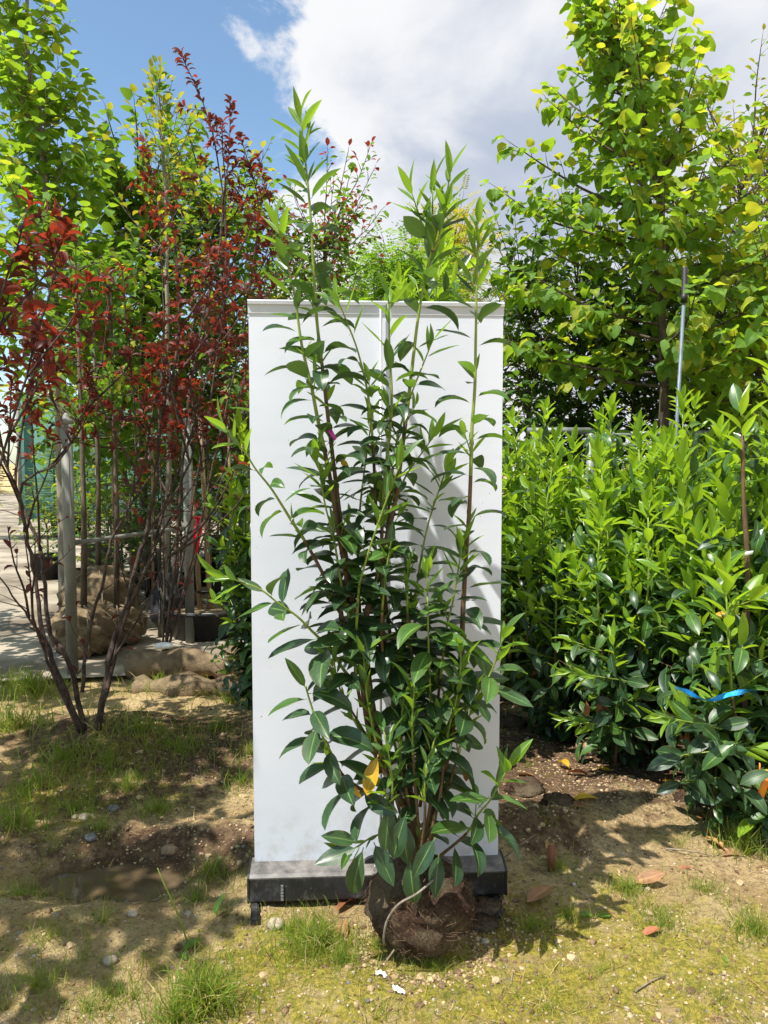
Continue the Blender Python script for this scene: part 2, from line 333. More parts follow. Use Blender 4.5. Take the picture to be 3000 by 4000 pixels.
def rootball_mat():
    m, t, b = mat('fibrous_root_ball'); tcn = t.add('ShaderNodeTexCoord'); o = tcn.outputs['Object']
    c = t.mix(t.ramp(t.noise(o, 7, 5), 0.40, 0.62), (0.060, 0.034, 0.022), (0.17, 0.135, 0.085))
    c = t.mix(t.ramp(t.noise(o, 90, 5, 0.8), 0.5, 0.72, 0, 0.8), c, (0.27, 0.17, 0.10))
    c = t.mix(t.ramp(t.noise(o, 60, 5, 0.8, 1.5), 0.52, 0.66, 0, 0.7), c, (0.018, 0.012, 0.009))
    t.l.new(c, b.inputs['Base Color']); b.inputs['Roughness'].default_value = 0.95; b.inputs['Specular IOR Level'].default_value = 0.15
    bp = t.add('ShaderNodeBump'); bp.inputs['Strength'].default_value = 1.0; bp.inputs['Distance'].default_value = 0.02
    t.l.new(t.noise(o, 70, 8, 0.75, 1.0), bp.inputs['Height']); t.l.new(bp.outputs[0], b.inputs['Normal']); return m
M['rootball'] = rootball_mat()
def ground_mat():
    m, t, b = mat('sandy_soil'); tcn = t.add('ShaderNodeTexCoord'); o = tcn.outputs['Object']
    def at(nm):
        a = t.add('ShaderNodeAttribute'); a.attribute_name = nm; return a.outputs['Fac']
    c = t.mix(t.ramp(t.noise(o, 3.1, 7, 0.6), 0.35, 0.66), (0.46, 0.320, 0.145), (0.63, 0.475, 0.245))
    c = t.mix(t.ramp(t.noise(o, 46, 7, 0.76), 0.44, 0.64, 0.0, 0.72), c, (0.20, 0.125, 0.062))
    c = t.mix(t.ramp(t.noise(o, 120, 4, 0.7), 0.60, 0.68, 0.0, 0.8), c, (0.66, 0.56, 0.40))
    soil = t.mix(t.ramp(t.noise(o, 28, 6, 0.7), 0.4, 0.65), (0.105, 0.062, 0.036), (0.235, 0.150, 0.088))
    df = t.ramp(t.math('ADD', at('dirt'), t.math('MULTIPLY', t.math('SUBTRACT', t.noise(o, 11, 6, 0.7), 0.5), 0.9)), 0.38, 0.62)
    c = t.mix(df, c, soil)
    mossc = t.mix(t.ramp(t.noise(o, 60, 5, 0.7), 0.38, 0.64), (0.19, 0.185, 0.016), (0.52, 0.430, 0.055))
    mf = t.ramp(t.math('ADD', at('moss'), t.math('MULTIPLY', t.math('SUBTRACT', t.noise(o, 13, 7, 0.75), 0.5), 1.3)), 0.44, 0.74, 0.0, 0.85)
    c = t.mix(mf, c, mossc)
    c = t.mix(at('wet'), c, (0.085, 0.055, 0.030))
    t.l.new(c, b.inputs['Base Color']); b.inputs['Roughness'].default_value = 0.95; b.inputs['Specular IOR Level'].default_value = 0.15
    bp = t.add('ShaderNodeBump'); bp.inputs['Strength'].default_value = 1.0; bp.inputs['Distance'].default_value = 0.03
    t.l.new(t.noise(o, 55, 9, 0.75), bp.inputs['Height']); t.l.new(bp.outputs[0], b.inputs['Normal']); return m
M['ground'] = ground_mat()
M['yard'] = plain('pale_sandy_concrete', (0.15, 0.12, 0.085), (0.36, 0.31, 0.235), 1.3, 0.9, 0.25, bscale=60, spec=0.2)
def net_mat():
    m, t, b = mat('green_windbreak_net'); tcn = t.add('ShaderNodeTexCoord')
    t.l.new(t.mix(t.ramp(t.noise(tcn.outputs['Object'], 1.5, 5), 0.3, 0.7), (0.035, 0.115, 0.085), (0.065, 0.18, 0.135)), b.inputs['Base Color'])
    b.inputs['Roughness'].default_value = 0.8; return m
M['net'] = net_mat()
def water_mat():
    m, t, b = mat('muddy_puddle_water'); tcn = t.add('ShaderNodeTexCoord')
    t.l.new(t.mix(t.ramp(t.noise(tcn.outputs['Object'], 4, 4), 0.35, 0.7), (0.075, 0.052, 0.028), (0.13, 0.095, 0.055)), b.inputs['Base Color'])
    b.inputs['Roughness'].default_value = 0.04; b.inputs['Specular IOR Level'].default_value = 0.5; b.inputs['IOR'].default_value = 1.33
    bp = t.add('ShaderNodeBump'); bp.inputs['Strength'].default_value = 0.04; bp.inputs['Distance'].default_value = 0.01
    t.l.new(t.noise(tcn.outputs['Object'], 9, 2), bp.inputs['Height']); t.l.new(bp.outputs[0], b.inputs['Normal']); return m
M['water'] = water_mat()
M['white_wall'] = plain('white_render', (0.72, 0.72, 0.70), (0.80, 0.80, 0.78), 2, 0.8)

# ------------------------------------------------------------------ leaf templates (length 1 along +Y, face up +Z)
TPL = {}
def leaf_tpl(key, prof, aspect, nl, nw, fold, curl, wav=0.0, petiole=0.0, twist=0.0, seed=0):
    rg = random.Random(seed); V = []; UV = []; F = []
    ph = rg.random() * 6
    # midrib as an arc: heading turns down by curl over the length
    y = z = 0.0; path = []
    for i in range(nl + 1):
        v = i / nl; path.append((y, z, curl * (v ** 1.4)))
        a = curl * ((v + 0.5 / nl) ** 1.4); y += math.cos(a) / nl; z -= math.sin(a) / nl
    for i in range(nl + 1):
        v = i / nl; wd = prof(v) * aspect * 0.5; y, z, a = path[i]
        for j in range(nw + 1):
            u = j / nw * 2 - 1; f = fold * abs(u) * wd
            zz = f * 1.0 + wav * wd * math.sin(ph + v * 9 + u * 2) * abs(u)
            x = u * wd * math.cos(min(1.2, fold * 0.6)); tw = twist * v
            x2 = x * math.cos(tw) - zz * math.sin(tw); z2 = x * math.sin(tw) + zz * math.cos(tw)
            V.append((x2, y + math.sin(a) * z2, z + math.cos(a) * z2)); UV.append((0.5 + 0.5 * u, v))
    for i in range(nl):
        for j in range(nw):
            a = i * (nw + 1) + j; F.append((a, a + 1, a + nw + 2, a + nw + 1))
    if petiole:
        V = [(x, yy + petiole, zz) for x, yy, zz in V]; b0 = len(V); pw = 0.012
        V += [(-pw, 0, 0.0), (pw, 0, 0.0), (pw, petiole + 0.02, 0), (-pw, petiole + 0.02, 0)]; UV += [(0.49, 0), (0.51, 0), (0.51, 0), (0.49, 0)]
        F.append((b0, b0 + 1, b0 + 2, b0 + 3))
    V = np.array(V, float); V /= (1 + petiole)
    TPL[key] = (V, np.array(F, np.int32), np.array(UV, float)); return key
ell = lambda v: max(0.0, math.sin(math.pi * min(1, v ** 0.85))) ** 0.72 * (1.0 if v < 0.8 else 1.0 - 0.35 * (v - 0.8) / 0.2)
obov = lambda v: max(0.0, math.sin(math.pi * min(1, v ** 1.15))) ** 0.75
heart = lambda v: (0.62 + 1.9 * v if v < 0.2 else 1.0) * (1 - max(0, (v - 0.2) / 0.8) ** 1.9) ** 0.85
oval = lambda v: math.sin(math.pi * min(1, v)) ** 0.8
lance = lambda v: math.sin(math.pi * min(1, v ** 0.75)) ** 1.0
K_ARCH = [leaf_tpl('arch%d' % i, [ell, obov][i % 2], 0.37 + 0.02 * (i % 3), 8, 4, 0.25 + 0.12 * (i % 3), [0.5, 0.8, 1.15, 1.5, 0.95, 1.3][i], 0.05, 0.08, 0.25 * (i % 2) - 0.12, i) for i in range(6)]
K_FLAT = [leaf_tpl('flat%d' % i, [ell, obov][i % 2], 0.41 + 0.02 * (i % 2), 8, 4, 0.18 + 0.08 * i, 0.12 + 0.16 * i, 0.06, 0.08, 0.15 * i - 0.2, i + 9) for i in range(4)]
K_UP = [leaf_tpl('up%d' % i, [lance, ell][i % 2], 0.23 + 0.025 * i, 7, 4, 0.42 + 0.1 * (i % 2), -0.15 + 0.15 * i, 0.03, 0.05, 0.1, i + 20) for i in range(4)]
K_HARCH = [leaf_tpl('harch%d' % i, [ell, obov][i % 2], 0.40, 5, 2, 0.35, [0.5, 0.9, 1.2][i], 0.0, 0.06, 0.1, i + 30) for i in range(3)]
K_HUP = [leaf_tpl('hup%d' % i, [ell, lance][i % 2], 0.345, 5, 2, 0.45, 0.0 + 0.2 * i, 0.0, 0.05, 0.1, i + 40) for i in range(3)]
K_LIN = [leaf_tpl('lin%d' % i, heart, 0.90, 6, 4, 0.10 + 0.10 * i, 0.25 + 0.3 * i, 0.16, 0.0, 0.1, i + 50) for i in range(4)]
K_LINB = [leaf_tpl('linb%d' % i, heart, 0.88, 4, 2, 0.2 + 0.1 * i, 0.3 + 0.3 * i, 0.0, 0.0, 0, i + 55) for i in range(2)]
K_PLUM = [leaf_tpl('plum%d' % i, oval, 0.46, 4, 2, 0.45 + 0.15 * i, 0.5 + 0.4 * i, 0.0, 0.1, 0.2, i + 60) for i in range(3)]
K_OVAL = [leaf_tpl('oval%d' % i, oval, 0.58, 3, 2, 0.3, 0.3 + 0.3 * i, 0, 0.05, 0, i + 70) for i in range(2)]
K_BLADE = [leaf_tpl('blade%d' % i, lambda v: (1 - v) ** 0.6, 0.035, 4, 1, 0, 0.3 + 0.45 * i, 0, 0, 0.3, i + 80) for i in range(4)]
K_TUFT = [leaf_tpl('tuft%d' % i, lambda v: (1 - v) ** 0.6, 0.09, 2, 1, 0, 0.2 + 0.5 * i, 0, 0, 0.3, i + 85) for i in range(3)]
K_FIRN = [leaf_tpl('firn', lambda v: 1 - 0.6 * v, 0.30, 2, 2, -0.2, 0.15, 0, 0, 0, 88)]
K_DOCK = [leaf_tpl('dock%d' % i, ell, 0.36, 6, 4, 0.3, 0.3 + 0.5 * i, 0.15, 0.2, 0.2, i + 90) for i in range(2)]
def pinnate(key, pairs, lw, seed):
    V = []; F = []; UV = []; rg = random.Random(seed)
    def leaflet(o, d, L):
        n = len(V); d = Vector(d).normalized(); s = Vector((d.y, -d.x, 0)); o = Vector(o); up = Vector((0, 0, 0.12 * L))
        for q in (o, o + d * L * .5 + s * L * lw, o + d * L, o + d * L * .5 - s * L * lw): V.append(tuple(q))
        V[n + 1] = tuple(Vector(V[n + 1]) + up); V[n + 3] = tuple(Vector(V[n + 3]) + up)
        UV.extend([(0.5, 0), (1, .5), (.5, 1), (0, .5)]); F.append((n, n + 1, n + 2)); F.append((n, n + 2, n + 3))
    for i in range(pairs):
        v = 0.12 + 0.8 * i / pairs; z = -0.35 * v * v; L = 0.25 * (1 - 0.3 * v) * rg.uniform(.85, 1.1)
        for sgn in (-1, 1): leaflet((0, v, z), (sgn, 0.45, rg.uniform(-.3, .1)), L)
    leaflet((0, 0.92, -0.33), (0, 1, -0.4), 0.2); n = len(V)
    V.extend([(-.006, 0, 0), (.006, 0, 0), (0, .92, -.33)]); UV.extend([(.5, 0)] * 3); F.append((n, n + 1, n + 2))
    TPL[key] = (np.array(V, float), np.array(F, np.int32), np.array(UV, float)); return key
K_PIN = [pinnate('pin0', 5, 0.26, 1), pinnate('pin1', 6, 0.24, 2)]
K_PINF = [pinnate('pinf0', 7, 0.20, 3), pinnate('pinf1', 6, 0.22, 4)]

class Leaves:
    """leaf list of one plant: template, origin, direction, normal, length, material index"""
    def __init__(s): s.L = []
    def add(s, keys, o, d, n, size, m): s.L.append((keys, tuple(o), tuple(d), tuple(n), size, m))
    def frames(s):
        o = np.array([l[1] for l in s.L]); d = np.array([l[2] for l in s.L]); n = np.array([l[3] for l in s.L]); sz = np.array([l[4] for l in s.L])
        d /= np.linalg.norm(d, axis=1)[:, None] + 1e-9
        x = np.cross(d, n); ln = np.linalg.norm(x, axis=1); bad = ln < 0.05
        x[bad] = np.cross(d[bad], np.array([0.3, 0.9, 0.2])); x /= np.linalg.norm(x, axis=1)[:, None] + 1e-9
        z = np.cross(x, d); return o, x, d, z, sz
    def build(s, root, mats, nparts=0, name='foliage', rng=None):
        if not s.L: return
        o, x, d, z, sz = s.frames(); N = len(sz); pick = np.zeros(N, bool)
        if nparts:
            c = o + d * sz[:, None] * 0.5; v = c - np.array([0, 0, CAMH]); dist = np.linalg.norm(v, axis=1)
            face = np.abs((z * v).sum(1)) / dist * 0.8 + 0.2
            zc = v[:, 1] * ca - v[:, 2] * sa; yc = v[:, 1] * sa + v[:, 2] * ca
            inside = (zc > .1) & (np.abs(v[:, 0] / zc) < 0.49) & (np.abs(yc / zc) < 0.655)
            front = 1.0 / (dist - dist.min() * 0.92 + 0.05) ** 0.9
            sc = sz ** 2 * face / dist ** 2 * front * inside
            idx = np.argsort(-sc)[:nparts]; idx = idx[sc[idx] > 0]; pick[idx] = True
            org = ORG[root.name]
            for i in idx:
                key, mi = s.L[i][0], s.L[i][5]; me = leaf_mesh(key, mats[mi])
                lo = bpy.data.objects.new('leaf', me); col.objects.link(lo); lo.parent = root
                k = sz[i]
                lo.matrix_basis = Matrix(((x[i][0] * k, d[i][0] * k, z[i][0] * k, o[i][0] - org.x), (x[i][1] * k, d[i][1] * k, z[i][1] * k, o[i][1] - org.y),
                                          (x[i][2] * k, d[i][2] * k, z[i][2] * k, o[i][2] - org.z), (0, 0, 0, 1)))
        rest = np.where(~pick)[0]
        if not len(rest): return
        fo = obj(name, bake(s, rest, (o, x, d, z, sz), mats), root)
        if nparts: fo['kind'] = 'stuff'
        return fo
_lm = {}
def leaf_mesh(key, m):
    if (key, m.name) not in _lm:
        V, F, UV = TPL[key]; _lm[(key, m.name)] = new_mesh('leaf', V, F if F.shape[1] == 4 else F, m, UV)
    return _lm[(key, m.name)]
def bake(s, idx, fr, mats):
    o, x, d, z, sz = fr; groups = {}
    for i in idx: groups.setdefault(s.L[i][0], []).append(i)
    VV = []; FF = []; UU = []; MI = []; off = 0; quad = True
    for key, ii in groups.items():
        V, F, UV = TPL[key]; ii = np.array(ii)
        W = (V[None, :, 0:1] * x[ii][:, None] + V[None, :, 1:2] * d[ii][:, None] + V[None, :, 2:3] * z[ii][:, None]) * sz[ii][:, None, None] + o[ii][:, None]
        nv = len(V); VV.append(W.reshape(-1, 3)); UU.append(np.tile(UV, (len(ii), 1)))
        f = F[None] + (np.arange(len(ii)) * nv)[:, None, None] + off; f = f.reshape(-1, F.shape[1])
        FF.append(f); MI.append(np.repeat([s.L[i][5] for i in ii], len(F))); off += nv * len(ii)
    return new_mesh('foliage', np.concatenate(VV), np.concatenate(FF), mats, np.concatenate(UU), np.concatenate(MI))

def rvec(rg): 
    v = Vector((rg.gauss(0, 1), rg.gauss(0, 1), rg.gauss(0, 1))); return v.normalized()
def perp(t):
    a = t.cross(Vector((0.2, 0.97, 0.1)))
    if a.length < 0.1: a = t.cross(Vector((1, 0, 0)))
    a.normalize(); return a, t.cross(a)
def walk(pts, step, start=0.0):
    """points, tangents and 0..1 fraction along a polyline"""
    seg = [(pts[i + 1] - pts[i]).length for i in range(len(pts) - 1)]; tot = sum(seg); s = start * tot; out = []
    acc = 0; i = 0
    while s <= tot:
        while i < len(seg) - 1 and acc + seg[i] < s: acc += seg[i]; i += 1
        f = min(1, (s - acc) / max(seg[i], 1e-6)); out.append((pts[i].lerp(pts[i + 1], f), (pts[i + 1] - pts[i]).normalized(), s / max(tot, 1e-6))); s += step
    return out

# ================================================================== THE GROUND
def grid_axis(parts):
    out = []
    for a, b, n in parts: out += list(np.linspace(a, b, n, endpoint=False))
    return np.array(out + [parts[-1][1]])
gx = grid_axis([(-600, -60, 6), (-60, -8, 14), (-8, -2.6, 20), (-2.6, 2.6, 230), (2.6, 8, 20), (8, 60, 14), (60, 600, 6)])
gy = grid_axis([(-600, -40, 6), (-40, -1, 14), (-1, 1.9, 20), (1.9, 4.9, 190), (4.9, 8, 50), (8, 60, 24), (60, 900, 8)])
XX, YY = np.meshgrid(gx, gy); ZZ = H(XX, YY)
def moss_field(x, y):
    f = 0.34 + 0.30 * blob(x, y, 1.0, 2.3, 0.95, 0.42) + 0.20 * blob(x, y, -0.35, 2.2, 0.7, 0.3) + 0.2 * blob(x, y, -0.2, 2.45, 0.3, 0.2)
    f = f + 0.22 * blob(x, y, -1.5, 3.7, 0.8, 0.7) - 0.15 * blob(x, y, -0.75, 3.0, 0.5, 0.5) - 0.3 * blob(x, y, 0.8, 3.2, 0.5, 0.3)
    return f + (fbm(x * 2.3 + 40, y * 2.3 + 11, 3) - 0.5) * 0.5
def dirt_field(x, y):
    f = 0.19 + 0.42 * blob(x, y, 0.58, 3.10, 0.28, 0.16) + 0.55 * blob(x, y, 1.7, 4.6, 1.2, 1.1) + 0.55 * blob(x, y, -1.6, 4.3, 0.55, 0.4)
    f = f + 0.5 * blob(x, y, -0.95, 3.05, 0.7, 0.16) + 0.3 * blob(x, y, -1.5, 3.7, 0.7, 0.5) + 0.35 * blob(x, y, 0.35, 2.50, 0.22, 0.2) + 0.3 * blob(x, y, -0.3, 4.3, 1.2, 0.7) + 0.4 * blob(x, y, 0.3, 3.8, 1.0, 0.6)
    return f + (fbm(x * 3.1 + 4, y * 3.1 + 71, 3) - 0.5) * 0.4
nx, ny = len(gx), len(gy)
V = np.stack([XX.ravel(), YY.ravel(), ZZ.ravel()], 1)
ii = np.arange(nx * ny).reshape(ny, nx)
F = np.stack([ii[:-1, :-1].ravel(), ii[:-1, 1:].ravel(), ii[1:, 1:].ravel(), ii[1:, :-1].ravel()], 1)
me = new_mesh('ground', V, F, M['ground'])
WATER_Z = -0.052
for nm, val in (('moss', moss_field(XX, YY)), ('dirt', dirt_field(XX, YY)),
                ('wet', np.clip((WATER_Z + 0.03 - ZZ) / 0.03, 0, 1) * (blob(XX, YY, -1.02, 2.86, 0.6, 0.3) > 0.15) * 0.8)):
    a = me.attributes.new(nm, 'FLOAT', 'POINT'); a.data.foreach_set('value', val.ravel().astype(np.float32))
tag(obj('ground', me), kind='structure')
# puddle sheet, cut by the hollow it lies in
k = 40; th = np.linspace(0, 2 * np.pi, k, endpoint=False); rr = 1 + 0.12 * np.sin(3 * th + 1) + 0.07 * np.sin(7 * th)
pv = np.stack([-1.02 + 0.50 * rr * np.cos(th), 2.86 + 0.24 * rr * np.sin(th), np.full(k, WATER_Z)], 1)
tag(obj('puddle_water', new_mesh('puddle_water', pv, [tuple(range(k))], M['water'])), kind='structure')
# hard yard behind, left
yp = np.array([(-40, 5.45, 0), (-3, 5.5, 0), (-1.6, 5.75, 0), (-0.75, 5.55, 0), (-0.15, 5.7, 0), (0.3, 6.5, 0), (0.6, 9, 0), (3, 40, 0), (-40, 40, 0)], float); yp[:, 2] = -0.02
tag(obj('yard_paving', new_mesh('yard_paving', yp, [tuple(range(len(yp)))], M['yard'])), kind='structure')
YZ = -0.02
def base_at(x, y): return Vector((x, y, YZ if (y > 5.7 and x < 0.2) else Hs(x, y)))

# ================================================================== ROLL-UP BANNER seen from its back
YAW = R(3.2); UX = Vector((math.cos(YAW), math.sin(YAW), 0)); FR = Vector((math.sin(YAW), -math.cos(YAW), 0))   # width, towards the viewer
BY = 2.73; bc = P(1474, 3352, BY); BC = Vector((bc.x, bc.y, 0.0)); BW = 0.446
ZTOP = P(1485, 1178, BY).z; ZC = P(1466, 3352, BY).z
def B(u, f, z): return BC + UX * u + FR * f + Vector((0, 0, z))
ban = thing('rollup_banner', 'blank white roll-up banner stand with dirty black base behind the laurel', 'banner stand', BC)
nu, nz = 14, 40; V = []; F = []
for s in (0, 1):
    for j in range(nz + 1):
        for i in range(nu + 1):
            u = (i / nu * 2 - 1) * BW; z = ZC - 0.02 + (ZTOP - 0.03 - ZC + 0.02) * j / nz
            f = 0.006 * math.sin(math.pi * j / nz) * (u / BW) ** 2 + 0.0007 * math.sin(j * 0.5 + u * 3) - 0.0012 * s
            V.append(B(u, f, z))
n0 = (nu + 1) * (nz + 1)
for s in (0, 1):
    for j in range(nz):
        for i in range(nu):
            a = s * n0 + j * (nu + 1) + i; q = (a, a + 1, a + nu + 2, a + nu + 1); F.append(q if s == 0 else q[::-1])
for e in (0, nu):
    for j in range(nz):
        a = j * (nu + 1) + e; q = [a, a + nu + 1, n0 + a + nu + 1, n0 + a]; k = len(V); V += [V[i] for i in q]; F.append((k, k + 1, k + 2, k + 3) if e == 0 else (k + 3, k + 2, k + 1, k))
obj('fabric', new_mesh('fabric', [tuple(v) for v in V], F, M['banner']), ban)
def extrude(prof, u0, u1):
    n = len(prof); V = [tuple(B(u, f, z)) for u in (u0, u1) for f, z in prof]
    F = [(i, (i + 1) % n, n + (i + 1) % n, n + i) for i in range(n)] + [tuple(range(n))[::-1], tuple(range(n, 2 * n))]
    return MB().raw(V, F)
T = ZTOP
extrude([(-.012, T - .045), (.004, T - .045), (.006, T - .018), (.013, T - .015), (.015, T - .004), (.012, T), (-.012, T)], -BW - .002, BW + .002).build('top_rail', M['rail'], ban, smooth=False)
cas = extrude([(-.055, 0.022), (-.058, 0.085), (-.03, ZC), (.006, ZC), (.066, ZC - .012), (.078, ZC - .020), (.081, 0.030), (.070, 0.020)], -BW - .012, BW + .012).build('cassette', M['cassette'], ban, smooth=False)
for s in (-1, 1):
    extrude([(-.060, 0.020), (-.062, 0.090), (-.032, ZC + .003), (.008, ZC + .003), (.068, ZC - .009), (.081, ZC - .018), (.0845, 0.029), (.072, 0.017)], *sorted((s * (BW + .012), s * (BW + .018)))).build('end_cap', M['blackplastic'], ban, smooth=False)
    mb = MB(); c = B(s * (BW - .005 if s < 0 else BW - .02), 0.05, 0.013); rot = Matrix.Rotation(YAW + R(-6 * s), 3, 'Z'); mb.box(c, (0.028, 0.27, 0.013), rot); mb.box(c + Vector((0, 0, 0.008)), (0.018, 0.262, 0.006), rot)
    mb.build('foot', M['cassette'], ban, smooth=False)
mb = MB()
for i in range(5): mb.box(B(-BW + .105, 0.0835, 0.036 + i * .012), (0.009, 0.004, 0.008), Matrix.Rotation(YAW, 3, 'Z'))
mb.build('ratchet_strip', M['galv'], ban, smooth=False)
pu = 0.012; mb = MB(); mb.tube([B(pu, 0.020, ZC - 0.03), B(pu, 0.020, ZTOP - .02)], 0.0050, 10); mb.build('support_pole', M['alu'], ban)
for z in (0.78, 1.42): mb = MB(); mb.tube([B(pu, 0.020, z), B(pu, 0.020, z + .03)], 0.0062, 10); mb.build('pole_joint', M['galv'], ban)
mb = MB()
n = 12; V = []; F = []
for side, u0 in ((0, 0), (1, 0)):
    for i in range(n + 1):
        t = i / n; u = pu - .060 + 0.105 * t; h = 0.018 * math.sin(math.pi * t) ** 0.6 + 0.004
        V += [B(u, 0.012 + 0.018 * side, ZC - .004), B(u, 0.012 + 0.018 * side, ZC + h)]
m_ = 2 * (n + 1)
for i in range(n):
    a = 2 * i; F += [(m_ + a, m_ + a + 2, m_ + a + 3, m_ + a + 1), (a, a + 1, a + 3, a + 2), (a + 1, m_ + a + 1, m_ + a + 3, a + 3)]
clip = obj('pole_socket', new_mesh('pole_socket', [tuple(v) for v in V], F, M['blackplastic'], smooth=False), ban)
fc = bpy.data.curves.new('lettering', 'FONT'); fc.body = 'nerUp'; fc.size = 0.015; fc.extrude = 0.0003; fc.align_x = 'CENTER'
tmp = bpy.data.objects.new('lettering_source', fc); col.objects.link(tmp)
dg = bpy.context.evaluated_depsgraph_get(); tm = bpy.data.meshes.new_from_object(tmp.evaluated_get(dg)); bpy.data.objects.remove(tmp)
tm.transform(Matrix.Translation(B(pu - .006, 0.046, ZC - .007)) @ Matrix.Rotation(YAW, 4, 'Z') @ Matrix.Rotation(R(14), 4, 'X'))
tm.materials.clear(); tm.materials.append(M['bannertext']); obj('lettering', tm, ban)

# ================================================================== LAURELS
def laurel_shoot(LV, MBg, p, d, rg, n=5, L=0.085, m=2):
    """short young side shoot: upright bright leaves"""
    ln = 0.018 * n; q = p + d * ln; MBg.tube([p, q], [0.0026, 0.0014], 5)
    a, b = perp(d)
    for i in range(n):
        ph = i * 2.4 + rg.random(); o = a * math.cos(ph) + b * math.sin(ph); f = (i + 0.5) / n; A = R(55 - 35 * f)
        LV.add(rg.choice(K_UP), p + d * ln * f, d * math.cos(A) + o * math.sin(A), d * math.sin(A) - o * math.cos(A), L * rg.uniform(.75, 1.15), m if rg.random() < .35 + YNG else 1)
STEMS = []; YNG = .45; UPSKIP = .30
DENS, LSC = 0.62, 1.14
def laurel_stem(LV, MBg, MBb, pts, rg, r0=0.010, start=0.25, step=0.030, L=0.130, young=0.82, shoots=0.18, hang=0.0, greenfrom=0.55, tip=True, arch=True):
    step *= DENS; L *= LSC; pts = spline(pts, 4); n = len(pts)
    rad = [max(0.0028, r0 * (1 - 0.75 * i / n)) for i in range(n)]; k = max(1, int(n * greenfrom))
    sm = MB(); sm.tube(pts, rad, 7); STEMS.append((sm, k))
    ph = rg.random() * 6
    for p, t, f in walk(pts, step, start):
        if rg.random() < (0.0 if p.z < 1.2 else (UPSKIP if p.z < 2.1 else .05)): continue
        ph += 2.4 + rg.uniform(-.3, .3); a, b = perp(t); o = a * math.cos(ph) + b * math.sin(ph); o.z *= 0.5
        yf = max(0, (f - young) / (1 - young + 1e-6))
        A = R(78 + 32 * hang - 48 * yf + rg.uniform(-16, 14)); dd = t * math.cos(A) + o * math.sin(A)
        if hang and f < 0.55: dd.z -= hang * rg.uniform(.2, 1.0)
        if p.z < 1.1: dd.z -= .25 * rg.random()
        nn = t * math.sin(A) - o * math.cos(A) + rvec(rg) * 0.28
        size = L * rg.uniform(.75, 1.12) * (1 - 0.35 * yf ** 2) * (1.17 if p.z < 1.1 else (1 if p.z < 1.4 else .94))
        keys = K_UP if yf > 0.35 else (K_ARCH if (arch and rg.random() < (0.75 if p.z > 1.3 else .35)) else K_FLAT)
        m = (2 if rg.random() < YNG else 1) if yf > 0.5 else (1 if f > 0.5 and rg.random() < .30 else 0)
        LV.add(rg.choice(keys), p + o * r0 * 0.5, dd, nn, size, m)
        if f > 0.30 and rg.random() < shoots * (0.3 + f):
            sd_ = (t * 1.0 + o * 0.55 + Vector((0, 0, 0.25))).normalized(); laurel_shoot(LV, MBg, p, sd_, rg, rg.choice((2, 3, 4)), rg.uniform(.06, .09))
    if tip: laurel_shoot(LV, MBg, pts[-1], (pts[-1] - pts[-3]).normalized(), rg, 5, L * 0.74)

rg = random.Random(11)
PL = lambda x, y, Y: P(x, y, Y - 0.085)
LB = Vector(PL(1640, 3600, 2.50)); LB.z = 0.0
main = thing('cherry_laurel', 'tall dug-up cherry laurel with bare root ball in front of the white banner', 'laurel', LB)
LV, MBg, MBb = Leaves(), MB(), MB()
def px(Y0, Y1, *pp):
    n = len(pp); return [PL(x, y, Y0 + (Y1 - Y0) * i / (n - 1)) for i, (x, y) in enumerate(pp)]
base = (1630, 3430)
S = laurel_stem
# (depth at base, depth at tip, pixel polyline from the ground up)
S(LV, MBg, MBb, px(2.50, 2.46, base, (1605, 3217), (1500, 3000), (1440, 2850), (1406, 2580), (1370, 2300), (1334, 2067), (1312, 1887), (1283, 1648), (1261, 1453), (1236, 1236), (1222, 1000), (1208, 780), (1185, 560)), rg, .0115, .34, .031, .135, .86, .14, greenfrom=.70)
S(LV, MBg, MBb, px(2.50, 2.40, (1480, 2960), (1420, 2650), (1370, 2350), (1320, 2068), (1290, 1872), (1240, 1634), (1218, 1518), (1178, 1345), (1150, 1150), (1110, 980)), rg, .010, .30, .033, .128, .80, .2, greenfrom=.5)
S(LV, MBg, MBb, px(2.50, 2.48, (1500, 3000), (1445, 2700), (1428, 2429), (1478, 2248), (1514, 2089), (1543, 1959), (1565, 1800), (1590, 1605), (1612, 1417), (1634, 1236), (1666, 1060), (1700, 930)), rg, .0115, .30, .034, .128, .90, .15, greenfrom=.62)
for q in ((1742, 800), (1690, 850), (1640, 870)):      # forked top of that stem
    S(LV, MBg, MBb, [PL(1690, 985, 2.48), PL((1690 + q[0]) / 2, 925, 2.47), PL(q[0], q[1] - 20, 2.46)], rg, .005, .35, .022, .115, .1, .0, greenfrom=0)
S(LV, MBg, MBb, px(2.50, 2.50, (1650, 3400), (1700, 3150), (1742, 2978), (1768, 2834), (1800, 2653), (1807, 2429), (1812, 2320), (1822, 2140), (1833, 1995), (1840, 1814), (1844, 1670), (1855, 1511), (1858, 1345), (1860, 1240), (1862, 1104), (1866, 960)), rg, .011, .30, .036, .128, .86, .22, greenfrom=.58)
S(LV, MBg, MBb, px(2.52, 2.44, (1590, 3150), (1560, 2850), (1500, 2500), (1490, 2200), (1500, 1900), (1530, 1600), (1522, 1380), (1520, 1250)), rg, .009, .22, .028, .120, .84, .25, greenfrom=.5)
S(LV, MBg, MBb, px(2.46, 2.34, (1410, 2760), (1388, 2617), (1392, 2465), (1400, 2320), (1413, 2248), (1450, 2125), (1500, 1980), (1530, 1900)), rg, .006, .15, .040, .120, .55, .0, greenfrom=0.1, arch=False)
S(LV, MBg, MBb, px(2.46, 2.34, (1420, 2700), (1348, 2624), (1290, 2537), (1218, 2465), (1160, 2407), (1088, 2357), (1023, 2306), (960, 2280)), rg, .006, .1, .036, .128, .8, .0, greenfrom=0.1, arch=False)
